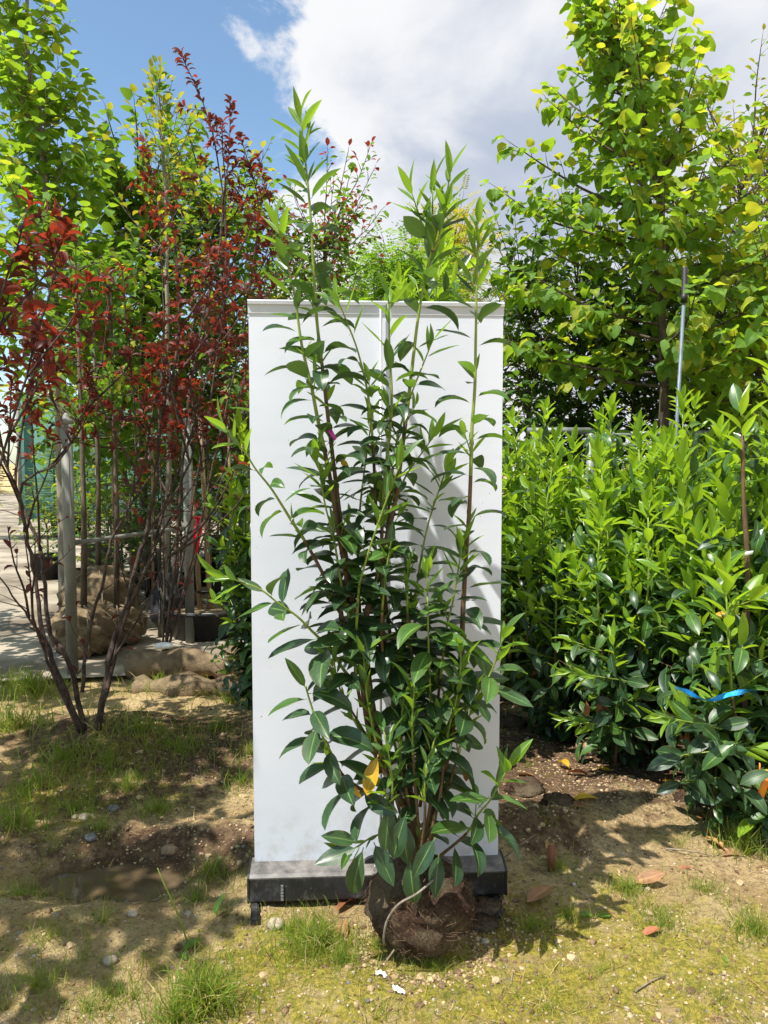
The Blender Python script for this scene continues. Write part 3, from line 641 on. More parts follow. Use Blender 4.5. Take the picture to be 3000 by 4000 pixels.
S(LV, MBg, MBb, px(2.48, 2.38, (1390, 2550), (1290, 2300), (1189, 2111), (1146, 2046), (1110, 1988), (1059, 1908), (1001, 1836), (965, 1778), (940, 1745)), rg, .0065, .2, .034, .118, .82, .12, greenfrom=0.25)
S(LV, MBg, MBb, px(2.48, 2.36, (1590, 3260), (1478, 3130), (1392, 3072), (1334, 3022), (1290, 2935), (1247, 2848), (1204, 2718), (1195, 2680)), rg, .0075, .25, .030, .120, .95, .05, .15, .45, False)
S(LV, MBg, MBb, px(2.46, 2.34, (1580, 3290), (1480, 3260), (1390, 3312), (1370, 3320)), rg, .004, .45, .034, .130, 2, 0, .6, .2, False, False)
S(LV, MBg, MBb, px(2.48, 2.40, (1660, 3390), (1732, 3333), (1825, 3253), (1869, 3180), (1912, 3130), (1941, 3080)), rg, .006, .3, .026, .125, .85, .05, .2, .4)
S(LV, MBg, MBb, px(2.48, 2.40, (1680, 3080), (1760, 2870), (1832, 2760), (1912, 2638), (1941, 2566)), rg, .006, .2, .028, .118, .85, .05, .15, .4)
S(LV, MBg, MBb, px(2.50, 2.40, (1400, 2560), (1380, 2480), (1334, 2285), (1305, 2111), (1272, 1981), (1254, 1880)), rg, .006, .1, .030, .118, .75, .1, 0, .2)
S(LV, MBg, MBb, px(2.48, 2.42, (1625, 3250), (1630, 3087), (1674, 2870), (1681, 2747), (1674, 2530), (1670, 2330)), rg, .007, .12, .026, .120, .92, .1, .15, .5)
S(LV, MBg, MBb, px(2.56, 2.58, (1430, 2650), (1400, 2300), (1405, 2000), (1440, 1720)), rg, .007, .1, .027, .118, .85, .1, .1, .5)
S(LV, MBg, MBb, px(2.54, 2.55, (1610, 3200), (1590, 2870), (1565, 2653), (1522, 2465), (1500, 2248), (1522, 2068), (1572, 1887), (1640, 1780)), rg, .009, .15, .026, .120, .93, .1, .1, .6)
S(LV, MBg, MBb, px(2.50, 2.46, (1640, 3150), (1690, 2900), (1720, 2650), (1746, 2444), (1768, 2357), (1790, 2227)), rg, .006, .1, .028, .118, .9, .1, .1, .4)
S(LV, MBg, MBb, px(2.44, 2.42, (1630, 3380), (1600, 3150), (1560, 2950), (1580, 2700)), rg, .007, .12, .022, .130, 2, .03, .35, .6, False)
S(LV, MBg, MBb, px(2.44, 2.42, (1640, 3380), (1680, 3150), (1690, 2950), (1720, 2750)), rg, .007, .12, .022, .128, 2, .03, .35, .6, False)
S(LV, MBg, MBb, px(2.42, 2.36, (1620, 3400), (1540, 3200), (1500, 3080)), rg, .006, .2, .026, .135, 2, 0, .7, .6, False, False)
S(LV, MBg, MBb, px(2.58, 2.60, (1700, 3000), (1650, 2700), (1620, 2400), (1660, 2100), (1720, 1900)), rg, .007, .1, .027, .118, .93, .1, .1, .5)
S(LV, MBg, MBb, px(2.52, 2.46, (1500, 2400), (1510, 2100), (1545, 1750), (1600, 1560), (1650, 1430)), rg, .006, .2, .030, .115, .9, .15, 0, .4)
S(LV, MBg, MBb, px(2.50, 2.40, (1470, 2050), (1460, 1800), (1440, 1560), (1400, 1380), (1360, 1270)), rg, .006, .2, .034, .115, .75, .15, 0, .3)
S(LV, MBg, MBb, px(2.46, 2.40, (1480, 2960), (1400, 2820), (1330, 2700), (1300, 2560)), rg, .005, .1, .028, .125, 2, .03, .2, .5, False)
S(LV, MBg, MBb, px(2.40, 2.34, (1640, 3350), (1660, 3200), (1660, 3050), (1700, 2880)), rg, .006, .1, .026, .13, 2, .03, .4, .5, False)
S(LV, MBg, MBb, px(2.40, 2.34, (1600, 3330), (1540, 3180), (1530, 3020), (1500, 2860)), rg, .006, .1, .026, .13, 2, .03, .4, .5, False)
S(LV, MBg, MBb, px(2.42, 2.36, (1600, 3300), (1540, 3100), (1470, 2900), (1430, 2700), (1420, 2520)), rg, .006, .1, .026, .125, 2, .03, .35, .5, False)
S(LV, MBg, MBb, px(2.42, 2.36, (1640, 3300), (1620, 3050), (1610, 2850), (1620, 2650)), rg, .006, .1, .024, .125, 2, .03, .35, .5, False)
S(LV, MBg, MBb, px(2.42, 2.38, (1670, 3300), (1720, 3100), (1740, 2900), (1790, 2700), (1800, 2550)), rg, .006, .1, .026, .125, 2, .03, .35, .5, False)
S(LV, MBg, MBb, px(2.46, 2.40, (1520, 2700), (1490, 2500), (1500, 2300), (1530, 2100)), rg, .006, .1, .026, .12, 2, .05, .1, .5, False)
S(LV, MBg, MBb, px(2.48, 2.44, (1640, 2700), (1600, 2500), (1590, 2300), (1600, 2150)), rg, .006, .1, .028, .12, 2, .05, .1, .5, False)
S(LV, MBg, MBb, px(2.44, 2.38, (1560, 3150), (1480, 2980), (1410, 2860), (1350, 2760), (1300, 2700)), rg, .006, .1, .026, .125, 2, .03, .3, .5, False)
S(LV, MBg, MBb, px(2.50, 2.52, (1620, 3250), (1560, 3000), (1530, 2780), (1560, 2550), (1600, 2350)), rg, .006, .1, .024, .125, 2, .03, .2, .5, False)
S(LV, MBg, MBb, px(2.46, 2.44, (1690, 3200), (1760, 3050), (1800, 2900), (1850, 2750)), rg, .006, .1, .026, .125, 2, .03, .25, .5, False)
S(LV, MBg, MBb, px(2.52, 2.50, (1440, 2750), (1370, 2550), (1330, 2400), (1270, 2300)), rg, .006, .1, .028, .120, 2, .05, .1, .4, False)
# single large leaves hanging over the root ball
for (x, y), (ex, ey), Y, ln in (((1590, 3170), (1545, 3300), 2.36, .150), ((1420, 3310), (1370, 3480), 2.34, .150), ((1460, 3290), (1520, 3420), 2.38, .140), ((1600, 3340), (1610, 3480), 2.36, .150),
                            ((1700, 3270), (1640, 3380), 2.34, .135), ((1715, 3330), (1700, 3480), 2.37, .135), ((1560, 3180), (1590, 3330), 2.37, .15), ((1520, 3130), (1510, 3290), 2.37, .15), ((1400, 3310), (1240, 3370), 2.33, .14), ((1395, 3290), (1310, 3270), 2.36, .12)):
    a = PL(x, y, Y); b = PL(ex, ey, Y - .03); LV.add(rg.choice(K_FLAT), a, b - a, Vector((rg.uniform(-.3, .3), -0.8, 0.7)), ln, 0)
LV.add('flat1', PL(1478, 2945, 2.37), PL(1432, 3090, 2.34) - PL(1478, 2945, 2.37), Vector((-.4, -.9, .3)), .128, 3)
LV.add('flat0', PL(1372, 3065, 2.36), PL(1400, 3105, 2.34) - PL(1372, 3065, 2.36), Vector((-.4, -.9, .3)), .05, 3)
LV.add('flat0', PL(1330, 1795, 2.46), PL(1350, 1815, 2.44) - PL(1330, 1795, 2.46), Vector((-.4, -.9, .3)), .05, 3)
LV.add('flat2', PL(1815, 3000, 2.5), PL(1822, 3045, 2.5) - PL(1815, 3000, 2.5), Vector((0, -.9, .3)), .05, 4)
lm = [M['laurel_old'], M['laurel_mid'], M['laurel_new'], M['leaf_yellow'], M['leaf_dead']]
LV.build(main, lm, 300); lm = lm[:2] + [M['hedge_new']] + lm[3:]; YNG = .75
def build_stems(root):
    for sm, k in STEMS:
        V = np.concatenate(sm.V); mi = [0 if max(f) // 7 <= k else 1 for f in sm.F]; mi[-2] = 0 if k > 0 else 1; mi[-1] = 1
        obj('stem', new_mesh('stem', V, sm.F, [M['stem_brown'], M['stem_green']], mi=mi), root)
    STEMS.clear()
build_stems(main)
MBb.tube(px(2.50, 2.50, (1625, 3500), (1628, 3400), (1605, 3217)), [.03, .024, .014], 8); MBb.tube(px(2.50, 2.50, (1665, 3500), (1652, 3390), (1700, 3150)), [.026, .02, .011], 8)
MBb.build('stem_base', M['stem_brown'], main); MBg.build('side_shoots', M['stem_green'], main)['kind'] = 'stuff'
def lumpy(c, rx, ry, rz, seed, amp=0.12, nu=40, nv=24, sc=2.2, flat=0.0, pinch=0.0):
    V = []; F = []
    for j in range(nv + 1):
        ph = math.pi * j / nv
        for i in range(nu):
            t = 2 * math.pi * i / nu; d = (math.sin(ph) * math.cos(t), math.sin(ph) * math.sin(t), math.cos(ph))
            a = fbm(np.array([d[0] * sc + seed * 3.1 + d[2] * 1.7]), np.array([d[1] * sc + seed + d[2] * sc]), 4)[0]
            b_ = fbm(np.array([d[0] * 9 + seed]), np.array([d[1] * 9 + d[2] * 9]), 3)[0]
            r = 1 + amp * 2 * (a - 0.5) + amp * 0.5 * (b_ - .5)
            z = max(d[2], -1 + flat) ; r *= 1 + pinch * max(0, d[2]) ** 6
            V.append((c[0] + rx * r * d[0], c[1] + ry * r * d[1], c[2] + rz * r * z))
    for j in range(nv):
        for i in range(nu): F.append((j * nu + i, (j + 1) * nu + i, (j + 1) * nu + (i + 1) % nu, j * nu + (i + 1) % nu))
    return MB().raw(V, F)
rc = Vector((PL(1640, 3600, 2.50).x, 2.425, 0.140))
rb = lumpy(rc, .168, .158, .148, 5, .13, 80, 50, flat=.10).build('root_ball', M['rootball'], main)
mb = MB(); r2 = random.Random(3)
def on_ball(az, el, k=1.02): return rc + Vector((.170 * math.cos(el) * math.sin(az), -.160 * math.cos(el) * math.cos(az), .150 * math.sin(el))) * k
for i in range(420):
    az, el = r2.uniform(-2.2, 2.2), r2.uniform(-.85, 1.2); a1 = az + r2.uniform(-.22, .22); e1 = el + r2.uniform(-.24, .12)
    mb.tube([on_ball(az, el, 1.03), on_ball((az + a1) / 2 + r2.uniform(-.05, .05), (el + e1) / 2, r2.uniform(1.03, 1.11)), on_ball(a1, e1, r2.uniform(1.0, 1.16))], [.0010, .0009, .0005], 3, False)
mb.build('fine_roots', M['stem_brown'], rb)['kind'] = 'stuff'
mb = MB(); mb.tube(spline([PL(1700, 3430, 2.36), PL(1630, 3490, 2.30), PL(1560, 3530, 2.285), PL(1515, 3590, 2.305), PL(1500, 3650, 2.325), PL(1500, 3690, 2.345)], 4), [.0036] * 21, 6); mb.build('bent_root', M['root'], rb)
mb = MB(); mb.tube([PL(1540, 3710, 2.30), PL(1515, 3745, 2.28), PL(1508, 3760, 2.275)], [.003, .003, .0015], 5); mb.build('broken_root', M['twig'], rb)
# magenta tag tied to the left stem
tg = PL(1292, 1690, 2.45)
mb = MB(); mb.raw([tuple(PL(1278, 1680, 2.44)), tuple(PL(1296, 1676, 2.44)), tuple(PL(1316, 1712, 2.43)), tuple(PL(1308, 1722, 2.43)), tuple(PL(1290, 1700, 2.435)), tuple(PL(1278, 1680, 2.445)), tuple(PL(1296, 1676, 2.445)), tuple(PL(1316, 1712, 2.435)), tuple(PL(1308, 1722, 2.435)), tuple(PL(1290, 1700, 2.44))],
                  [(0, 1, 2, 3, 4), (9, 8, 7, 6, 5), (0, 5, 6, 1), (1, 6, 7, 2), (2, 7, 8, 3), (3, 8, 9, 4), (4, 9, 5, 0)])
mb.tube([PL(1272, 1684, 2.45), PL(1288, 1682, 2.44), PL(1296, 1680, 2.45)], .003, 5)
tag(mb.build('plant_tag', M['pink'], None, tg), 'small magenta plastic tag tied to a stem of the dug-up laurel', 'tag')

# ---- the nursery row of laurels behind and beside the banner
def hedge_laurel(x, y, h, seed, label, nst=5, nparts=0, dens=1.0, spread=0.16, hang=0.15, L=0.124, low=0.02):
    h *= .965
    nst += 2; spread *= 1.3
    rg = random.Random(seed); b = Vector((x, y, Hs(x, y))); t = thing('hedge_laurel', label, 'laurel', b, 'laurels planted in the nursery row')
    LV, g, br = Leaves(), MB(), MB(); yv = rg.uniform(.55, 1.15); lean = Vector((rg.gauss(0, .09), rg.gauss(0, .07), 0)); dens *= rg.uniform(.85, 1.1)
    for i in range(nst):
        a = rg.random() * 6.283; r = spread * rg.uniform(.3, 1.2); hh = h * (rg.uniform(.98, 1.10) if i == 0 else rg.uniform(.62, .98))
        top = b + Vector((math.cos(a) * r, math.sin(a) * r, hh)) + lean * (hh / 1.6); mid = b.lerp(top, .5) + Vector((rg.uniform(-.05, .05) + math.cos(a) * r * .3, rg.uniform(-.05, .05) + math.sin(a) * r * .3, 0))
        pts = [b + Vector((rg.uniform(-.03, .03), rg.uniform(-.03, .03), -.02)), b.lerp(mid, .5) + rvec(rg) * .02, mid, mid.lerp(top, .5) + rvec(rg) * .03, top]
        pts = spline(pts, 3); n = len(pts); rad = [max(.003, .011 * (1 - .75 * k / n)) for k in range(n)]; k = int(n * .6)
        sm = MB(); sm.tube(pts, rad, 7, True); STEMS.append((sm, k))
        ph = rg.random() * 6
        for p, tt, f in walk(pts, .027 / dens, low):
            ph += 2.4 + rg.uniform(-.3, .3); a1, b1 = perp(tt); o = a1 * math.cos(ph) + b1 * math.sin(ph); hz = f
            if rg.random() < (0.55 if f < .8 else .35):     # side twig with a leaf rosette
                ln = rg.uniform(.08, .28) * (1.25 - .62 * f); sdir = (o + tt * rg.uniform(.35, .9)).normalized(); q = p + sdir * ln
                (br if f < .4 else g).tube([p, q], [.0035, .0018], 4, False); m_n = rg.randint(3, 6); a2, b2 = perp(sdir)
                for j in range(m_n):
                    fj = (j + 1) / m_n; o2 = a2 * math.cos(j * 2.4 + ph) + b2 * math.sin(j * 2.4 + ph)
                    yng = rg.random() < (0.08 + .85 * yv * max(0, (f - .35)) / .65) ; A = R(rg.uniform(28, 52) if yng else rg.uniform(55, 88))
                    dd = sdir * math.cos(A) + o2 * math.sin(A) + Vector((0, 0, .35 if yng else -hang * rg.random()))
                    nn = Vector((0, 0, 1)) * .8 + sdir * math.sin(A) * .6 - o2 * math.cos(A) * .5 + rvec(rg) * .25
                    LV.add(rg.choice(K_HUP if yng else K_HARCH), p.lerp(q, fj), dd, nn, L * rg.uniform(.62, 1.2), 2 if yng and rg.random() < .75 * yv else (1 if rg.random() < .45 else 0))
            A = R(rg.uniform(60, 92) - 45 * max(0, f - .6) / .4); dd = tt * math.cos(A) + o * math.sin(A)
            yng = f > .78 or rg.random() < .15 * f; LV.add(rg.choice(K_HUP if yng else K_HARCH), p, dd, tt * math.sin(A) - o * math.cos(A) + rvec(rg) * .25, L * rg.uniform(.85, 1.2), 2 if f > .84 or yng else (1 if f > .5 else 0))
        a1 = (pts[-1] - pts[-3]).normalized(); laurel_shoot_h(LV, g, pts[-1], a1, rg, L)
    if rg.random() < .6:
        for _ in range(2): a = rg.random() * 6.28; LV.add('harch1', b + Vector((math.cos(a) * .15, math.sin(a) * .15 - .05, rg.uniform(.3, .9))), Vector((rg.uniform(-.4, .4), -.3, -1)), Vector((0, -1, .3)), .10, rg.choice((3, 4)))
    build_stems(t); br.build('twigs', M['stem_brown'], t)['kind'] = 'stuff'; g.build('side_shoots', M['stem_green'], t)['kind'] = 'stuff'; LV.build(t, lm, nparts)
    return t
def laurel_shoot_h(LV, g, p, d, rg, L):
    a, b = perp(d); q = p + d * .09; g.tube([p, q], [.003, .0014], 5)
    for i in range(7):
        ph = i * 2.4; o = a * math.cos(ph) + b * math.sin(ph); f = i / 7; A = R(50 - 32 * f)
        LV.add(rg.choice(K_HUP), p.lerp(q, f), d * math.cos(A) + o * math.sin(A), d * math.sin(A) - o * math.cos(A), L * rg.uniform(.8, 1.1), 2)
ROW = 'glossy green cherry laurel standing deep inside the dense nursery row'
ROWB = 'tall cherry laurel growing hidden behind the white banner'
hl = hedge_laurel
hl(1.60, 3.52, 1.55, 101, 'leafy cherry laurel with blue ribbon strung round its brown stem', 4, 70, .95, .20, .25, .145)
hl(1.66, 3.22, 1.20, 105, 'low bushy cherry laurel spreading over the soil by the orange tag', 5, 60, .9, .22, .25, .14)
hl(1.92, 3.62, 1.95, 102, 'tallest light green cherry laurel beside the blue ribbon', 4, 60, .9, .16, .2, .145)
hl(1.27, 3.98, 1.50, 103, 'cherry laurel with reddish dead leaves hanging low at the row front', 5, 60, .95, .20, .22, .120)
hl(1.02, 4.42, 1.62, 104, 'dark-skirted cherry laurel at the bare soil end of the row', 5, 45, .95, .20, .2)
for i, (x, y, h) in enumerate(((0.86, 5.05, 1.68), (1.62, 4.22, 1.72), (2.02, 4.35, 1.80), (1.36, 4.72, 1.75), (1.80, 4.80, 1.80), (2.35, 4.75, 1.85), (1.12, 5.25, 1.78),
                               (1.58, 5.35, 1.80), (2.10, 5.45, 1.82), (2.62, 5.40, 1.85), (0.95, 5.80, 1.78), (1.45, 5.95, 1.80), (2.00, 6.05, 1.82), (2.60, 6.10, 1.85), (3.05, 6.2, 1.85), (1.15, 4.80, 1.62), (1.50, 4.45, 1.66), (1.85, 4.05, 1.70))):
    hl(x, y, h, 110 + i, ROW if 3 < i < 10 or i > 14 else ('glossy cherry laurel in the second rank, just behind the front laurels' if i < 4 else 'cherry laurel in the rearmost rank under the pipe rail and linden'), 5, 30 if i < 4 else 0, .85, .20, .2)
for i, (x, y, h, n) in enumerate(((-0.22, 4.0, 2.45, 3), (0.05, 3.9, 2.62, 3), (0.27, 4.05, 2.50, 3), (-0.5, 4.25, 2.30, 3))):
    hl(x, y, h, 140 + i, ROWB, n, 0, .8, .16, .1)
hl(-0.84, 4.9, 1.80, 150, 'cherry laurel peeking out beside the banner edge near the black tub', 5, 30, .9, .2, .2)

# dead leaves hanging on the row front, as in the photo
for (x, y) in ((2295, 2780), (2350, 2790), (2660, 2880), (2700, 2870)): pass

# ================================================================== PURPLE PLUMS
PLM = [M['plum'], M['plum_new']]
PT = .60
def plum(name, label, loc, stems, seed, zbare=1.55, side=0.10, nparts=0, r0=.020, lsize=.062, long=5, dens=1.0):
    rg = random.Random(seed); t = thing(name, label, 'plum tree', loc, 'purple-leaved plums'); LV, br, tw = Leaves(), MB(), MB()
    def leafy(pts, red):
        for p, tt, f in walk(pts, .020 / dens, .12):
            if p.z < zbare and rg.random() < .80: continue
            a, b = perp(tt); ph = rg.random() * 6.28; o = a * math.cos(ph) + b * math.sin(ph); A = R(rg.uniform(35, 75)); dd = tt * math.cos(A) + o * math.sin(A) + Vector((0, 0, .12))
            new = rg.random() < red * .5 + .14 * f; LV.add(rg.choice(K_PLUM), p, dd, tt * math.sin(A) - o * math.cos(A) + Vector((0, 0, .6)) + rvec(rg) * .3, lsize * rg.uniform(.6, 1.3), 1 if new else 0)
        p = pts[-1]; d = (pts[-1] - pts[-2]).normalized(); a, b = perp(d)
        if p.z > zbare - .15:
            for j in range(5):
                o = a * math.cos(j * 1.9) + b * math.sin(j * 1.9); A = R(rg.uniform(25, 65)); LV.add(rg.choice(K_PLUM), p, d * math.cos(A) + o * math.sin(A), d * math.sin(A) - o * math.cos(A) + rvec(rg) * .2, lsize * rg.uniform(.8, 1.35), 1 if rg.random() < red + .30 else 0)
    def dress(pts, red, step, lmax):
        for p, tt, f in walk(pts, step, .10):
            bare = p.z < zbare
            if bare and rg.random() < .45: continue
            a, b = perp(tt); ph = rg.random() * 6.28; o = a * math.cos(ph) + b * math.sin(ph)
            ln = rg.uniform(.05, lmax) * (1.1 - .6 * f); d = (tt * rg.uniform(.35, .8) + o + Vector((0, 0, .25))).normalized(); q = p + d * ln; m_ = p.lerp(q, .5) + rvec(rg) * ln * .06
            tw.tube([p, m_, q], [.0035, .0026, .0014], 4, False); leafy([p, m_, q], red)
    for pts, r, red in stems:
        pts = spline(pts, 4); n = len(pts); sm = MB(); sm.tube([p + rvec(rg) * .006 for p in pts], [max(.0035, PT * r * (1 - .85 * i / n)) for i in range(n)], 7); sm.build('stem', M['plum_bark'], t); dress(pts, red, side / dens, .34); leafy(pts[int(n * .72):], red)
        for j in range(long):
            f = rg.uniform(.28, .85); p = pts[int(f * (n - 1))]; tt = (pts[-1] - pts[0]).normalized(); a, b = perp(tt); ph = rg.random() * 6.28
            o = a * math.cos(ph) + b * math.sin(ph); ln = rg.uniform(.35, .85) * (1.15 - .5 * f); d = (tt * .9 + o * .8 + Vector((0, 0, .3))).normalized()
            q = [p, p + d * ln * .35 + rvec(rg) * .02, p + (d * .9 + Vector((0, 0, .12))) * ln * .7, p + (d * .85 + Vector((0, 0, .25))) * ln]; q = spline(q, 3)
            tw.tube(q, [max(.002, .008 * (1 - .75 * i / len(q))) for i in range(len(q))], 5, False); dress(q, red, side * .8 / dens, .20); leafy(q[len(q) // 2:], red)
    tw.build('twigs', M['plum_bark'], t)['kind'] = 'stuff'; LV.build(t, PLM, nparts, 'crown')
    return t
pb = G(345, 2855); Yb = pb.y
def pp(Y1, *q): n = len(q); return [P(x, y, Yb + (Y1 - Yb) * i / (n - 1)) for i, (x, y) in enumerate(q)]
stemsA = [
 (pp(4.3, (320, 2860), (224, 2624), (163, 2454), (136, 2251), (102, 2081), (75, 1946), (14, 1776), (-30, 1500), (-40, 1200)), .026, .1),
 (pp(4.7, (330, 2860), (271, 2590), (197, 2475), (176, 2285), (142, 2102), (61, 1898), (90, 1650), (130, 1400), (140, 1150), (150, 960)), .026, .2),
 (pp(4.0, (310, 2860), (203, 2624), (156, 2488), (95, 2386), (0, 2264), (-120, 2150)), .018, .1),
 (pp(4.6, (385, 2850), (420, 2624), (441, 2502), (488, 2386), (529, 2217), (570, 2081), (610, 1878), (631, 1607), (678, 1451), (698, 1250), (690, 1000), (670, 820)), .032, .25),
 (pp(5.0, (400, 2760), (475, 2454), (590, 2183), (610, 2081), (678, 1878), (766, 1641), (800, 1505), (848, 1370), (880, 1150), (900, 980)), .022, .2),
 (pp(4.4, (430, 2600), (576, 2353), (678, 2129), (780, 1980), (870, 1850)), .012, .1),
 (pp(5.1, (500, 2380), (637, 2075), (732, 1932), (841, 1763), (909, 1641), (960, 1450)), .012, .1),
 (pp(4.3, (320, 2700), (345, 2468), (407, 2258), (434, 2115), (502, 1980), (530, 1780), (520, 1560), (500, 1300), (480, 1060)), .018, .25),
 (pp(4.2, (100, 2080), (88, 1892), (224, 1810), (292, 1688), (370, 1500), (410, 1330), (420, 1150)), .014, .25),
 (pp(4.9, (560, 2100), (700, 1900), (760, 1700), (740, 1400), (780, 1150), (820, 1000)), .013, .2),
]
plum('purple_plum', 'multi-stemmed purple plum rooted in an earth mound beside the grey posts', pb, stemsA, 21, 1.65, .135, 120, long=3, dens=.82, lsize=.058)
# taller plum behind, dark against the sky
bb = base_at(-1.75, 6.0); Yc = 6.0
def pq(*q): return [Vector(bb)] + [P(x, y, Yc + (i - 2) * .05) for i, (x, y) in enumerate(q)]
stemsB = [(pq((690, 2150), (720, 1700), (780, 1300), (850, 1000), (870, 800), (840, 560), (790, 400), (715, 230)), .024, .05),
          (pq((720, 2150), (800, 1700), (860, 1300), (880, 1000), (880, 760), (895, 560), (900, 400)), .018, .15),
          (pq((760, 2150), (860, 1700), (940, 1350), (985, 1050), (1010, 850), (990, 700), (940, 540)), .018, .1),
          (pq((760, 2200), (900, 1750), (980, 1350), (1045, 1050), (1060, 850), (1010, 620)), .016, .05),
          (pq((640, 2150), (620, 1700), (640, 1300), (630, 1000), (600, 700), (570, 600)), .016, .2)]
plum('purple_plum', 'tall thin purple plum with dark whips rising behind the grey posts', bb, stemsB, 22, 2.3, .14, 60, .018, .066, 1, .82)
# plum whose branches come in from beyond the picture's edge
cb = base_at(-2.15, 3.55)
def pr(*q): return [Vector(cb)] + [Vector(v) for v in q]
stemsC = [(pr((-2.1, 3.5, .7), (-1.98, 3.5, 1.4), (-1.82, 3.5, 2.0), (-1.70, 3.55, 2.45), (-1.62, 3.6, 2.75)), .022, .5),
          (pr((-2.2, 3.5, .7), (-2.25, 3.4, 1.5), (-2.2, 3.3, 2.2), (-2.15, 3.2, 2.9), (-2.1, 3.2, 3.3)), .022, .4),
          (pr((-2.1, 3.6, .7), (-1.95, 3.8, 1.4), (-1.80, 3.9, 2.0), (-1.65, 3.9, 2.5), (-1.6, 3.9, 2.7)), .018, .5),
          (pr((-2.2, 3.7, .7), (-2.4, 3.7, 1.4), (-2.5, 3.6, 2.1), (-2.5, 3.6, 2.8)), .018, .3)]
plum('purple_plum', 'bright red plum with broad sunlit leaves leaning over the multi-stemmed one', cb, stemsC, 23, 1.9, .15, 60, lsize=.082, long=2, dens=.8)

# ================================================================== BROADLEAF TREES
def tree(name, label, trunk, rfun, mats, keys, lsize, seed, nl=40, t0=.25, elev=(15, 60), r0=.05, young=.12, hang=.5, twl=.32, nparts=0, bark='bark', tdens=1.0, group=None, cat='tree', lsp=.55, droop=0.0, squash=1.0):
    rg = random.Random(seed); trunk = spline(trunk, 4); n = len(trunk); t = thing(name, label, cat, trunk[0], group)
    br, tw, LV = MB(), MB(), Leaves(); br.tube([p + rvec(rg) * .008 for p in trunk], [max(.006, r0 * (1 - .88 * i / n)) for i in range(n)], 8)
    br.build('trunk', M[bark], t)
    def twig(p, d, ln):
        d = d.normalized(); q = p + d * ln + Vector((0, 0, -droop * ln)); m_ = p.lerp(q, .55) + rvec(rg) * ln * .07 + Vector((0, 0, droop * ln * .2)); tw.tube([p, m_, q], [.0045, .0032, .0015], 3, False)
        sg = 1; side = d.cross(Vector((0, 0, 1)));  side = side.normalized() if side.length > .1 else Vector((1, 0, 0))
        for pt, tt, f in walk([p, m_, q], lsize * lsp / tdens, .12):
            sg = -sg; yg = rg.random() < (young * (2.2 if f > .75 else .5))
            dd = side * sg * rg.uniform(.4, 1) + tt * rg.uniform(.3, .9) + Vector((0, 0, -hang * rg.uniform(.3, 1.6))) + rvec(rg) * .25
            nn = Vector((0, 0, rg.uniform(.5, 1))) + tt * rg.uniform(0, .7) + side * sg * .35 + rvec(rg) * .35
            off = Vector((0, 0, 0)) if lsize < .07 else dd.normalized() * lsize * .25
            LV.add(rg.choice(keys), pt + off, dd, nn, lsize * rg.uniform(.6, 1.2) * (.75 if yg else 1), 1 if yg else 0)
        LV.add(rg.choice(keys), q, d + Vector((0, 0, -hang * .6)), Vector((0, 0, 1)) + d * .3 + rvec(rg) * .3, lsize * rg.uniform(.6, .9), 1 if rg.random() < young * 2.5 else 0)
    for i in range(nl):
        tt_ = t0 + (1 - t0) * ((i + rg.random()) / nl) ** .9; p = trunk[min(n - 2, int(tt_ * (n - 1)))]; tan = (trunk[min(n - 1, int(tt_ * (n - 1)) + 1)] - p).normalized()
        a = i * 2.39996 + rg.uniform(-.4, .4); fr = (tt_ - t0) / (1 - t0); e = R(elev[0] + (elev[1] - elev[0]) * fr + rg.uniform(-10, 10))
        ln = rfun(fr, a) * rg.uniform(.72, 1.08) / max(.35, math.cos(e)) ; o = Vector((math.cos(a), math.sin(a) * squash, 0)); d = (o * math.cos(e) + Vector((0, 0, math.sin(e)))).normalized()
        ln = max(.15, ln); q = spline([p, p + d * ln * .4 + rvec(rg) * ln * .04, p + d * ln * .75 + Vector((0, 0, .03 * ln)), p + d * ln + Vector((0, 0, ln * (.10 - droop)))], 3)
        tw.tube(q, [max(.003, r0 * .32 * min(1, ln) * (1 - .8 * k / len(q))) for k in range(len(q))], 5, False)
        for pt, tg_, f in walk(q, .115 / tdens, .18):
            s1, s2 = perp(tg_); ph = rg.random() * 6.28; sd_ = tg_ * .75 + (s1 * math.cos(ph) + s2 * math.sin(ph)) * .85 + Vector((0, 0, .15)); twig(pt, sd_, twl * rg.uniform(.45, 1.1) * (1.1 - .45 * f) * (1 - .62 * fr))
        twig(q[-1], (q[-1] - q[-2]), twl * .7 * (1 - .5 * fr))
    twig(trunk[-1], trunk[-1] - trunk[-3], twl * .8)
    tw.build('branches', M[bark], t)['kind'] = 'stuff'; LV.build(t, mats, nparts, 'crown'); return t
def trunk_px(Y, x, y, *q):
    b = base_at(x, y) if not isinstance(x, Vector) else x
    return [b] + [P(a, c, Y) for a, c in q]
LN = [M['linden'], M['linden_new']]
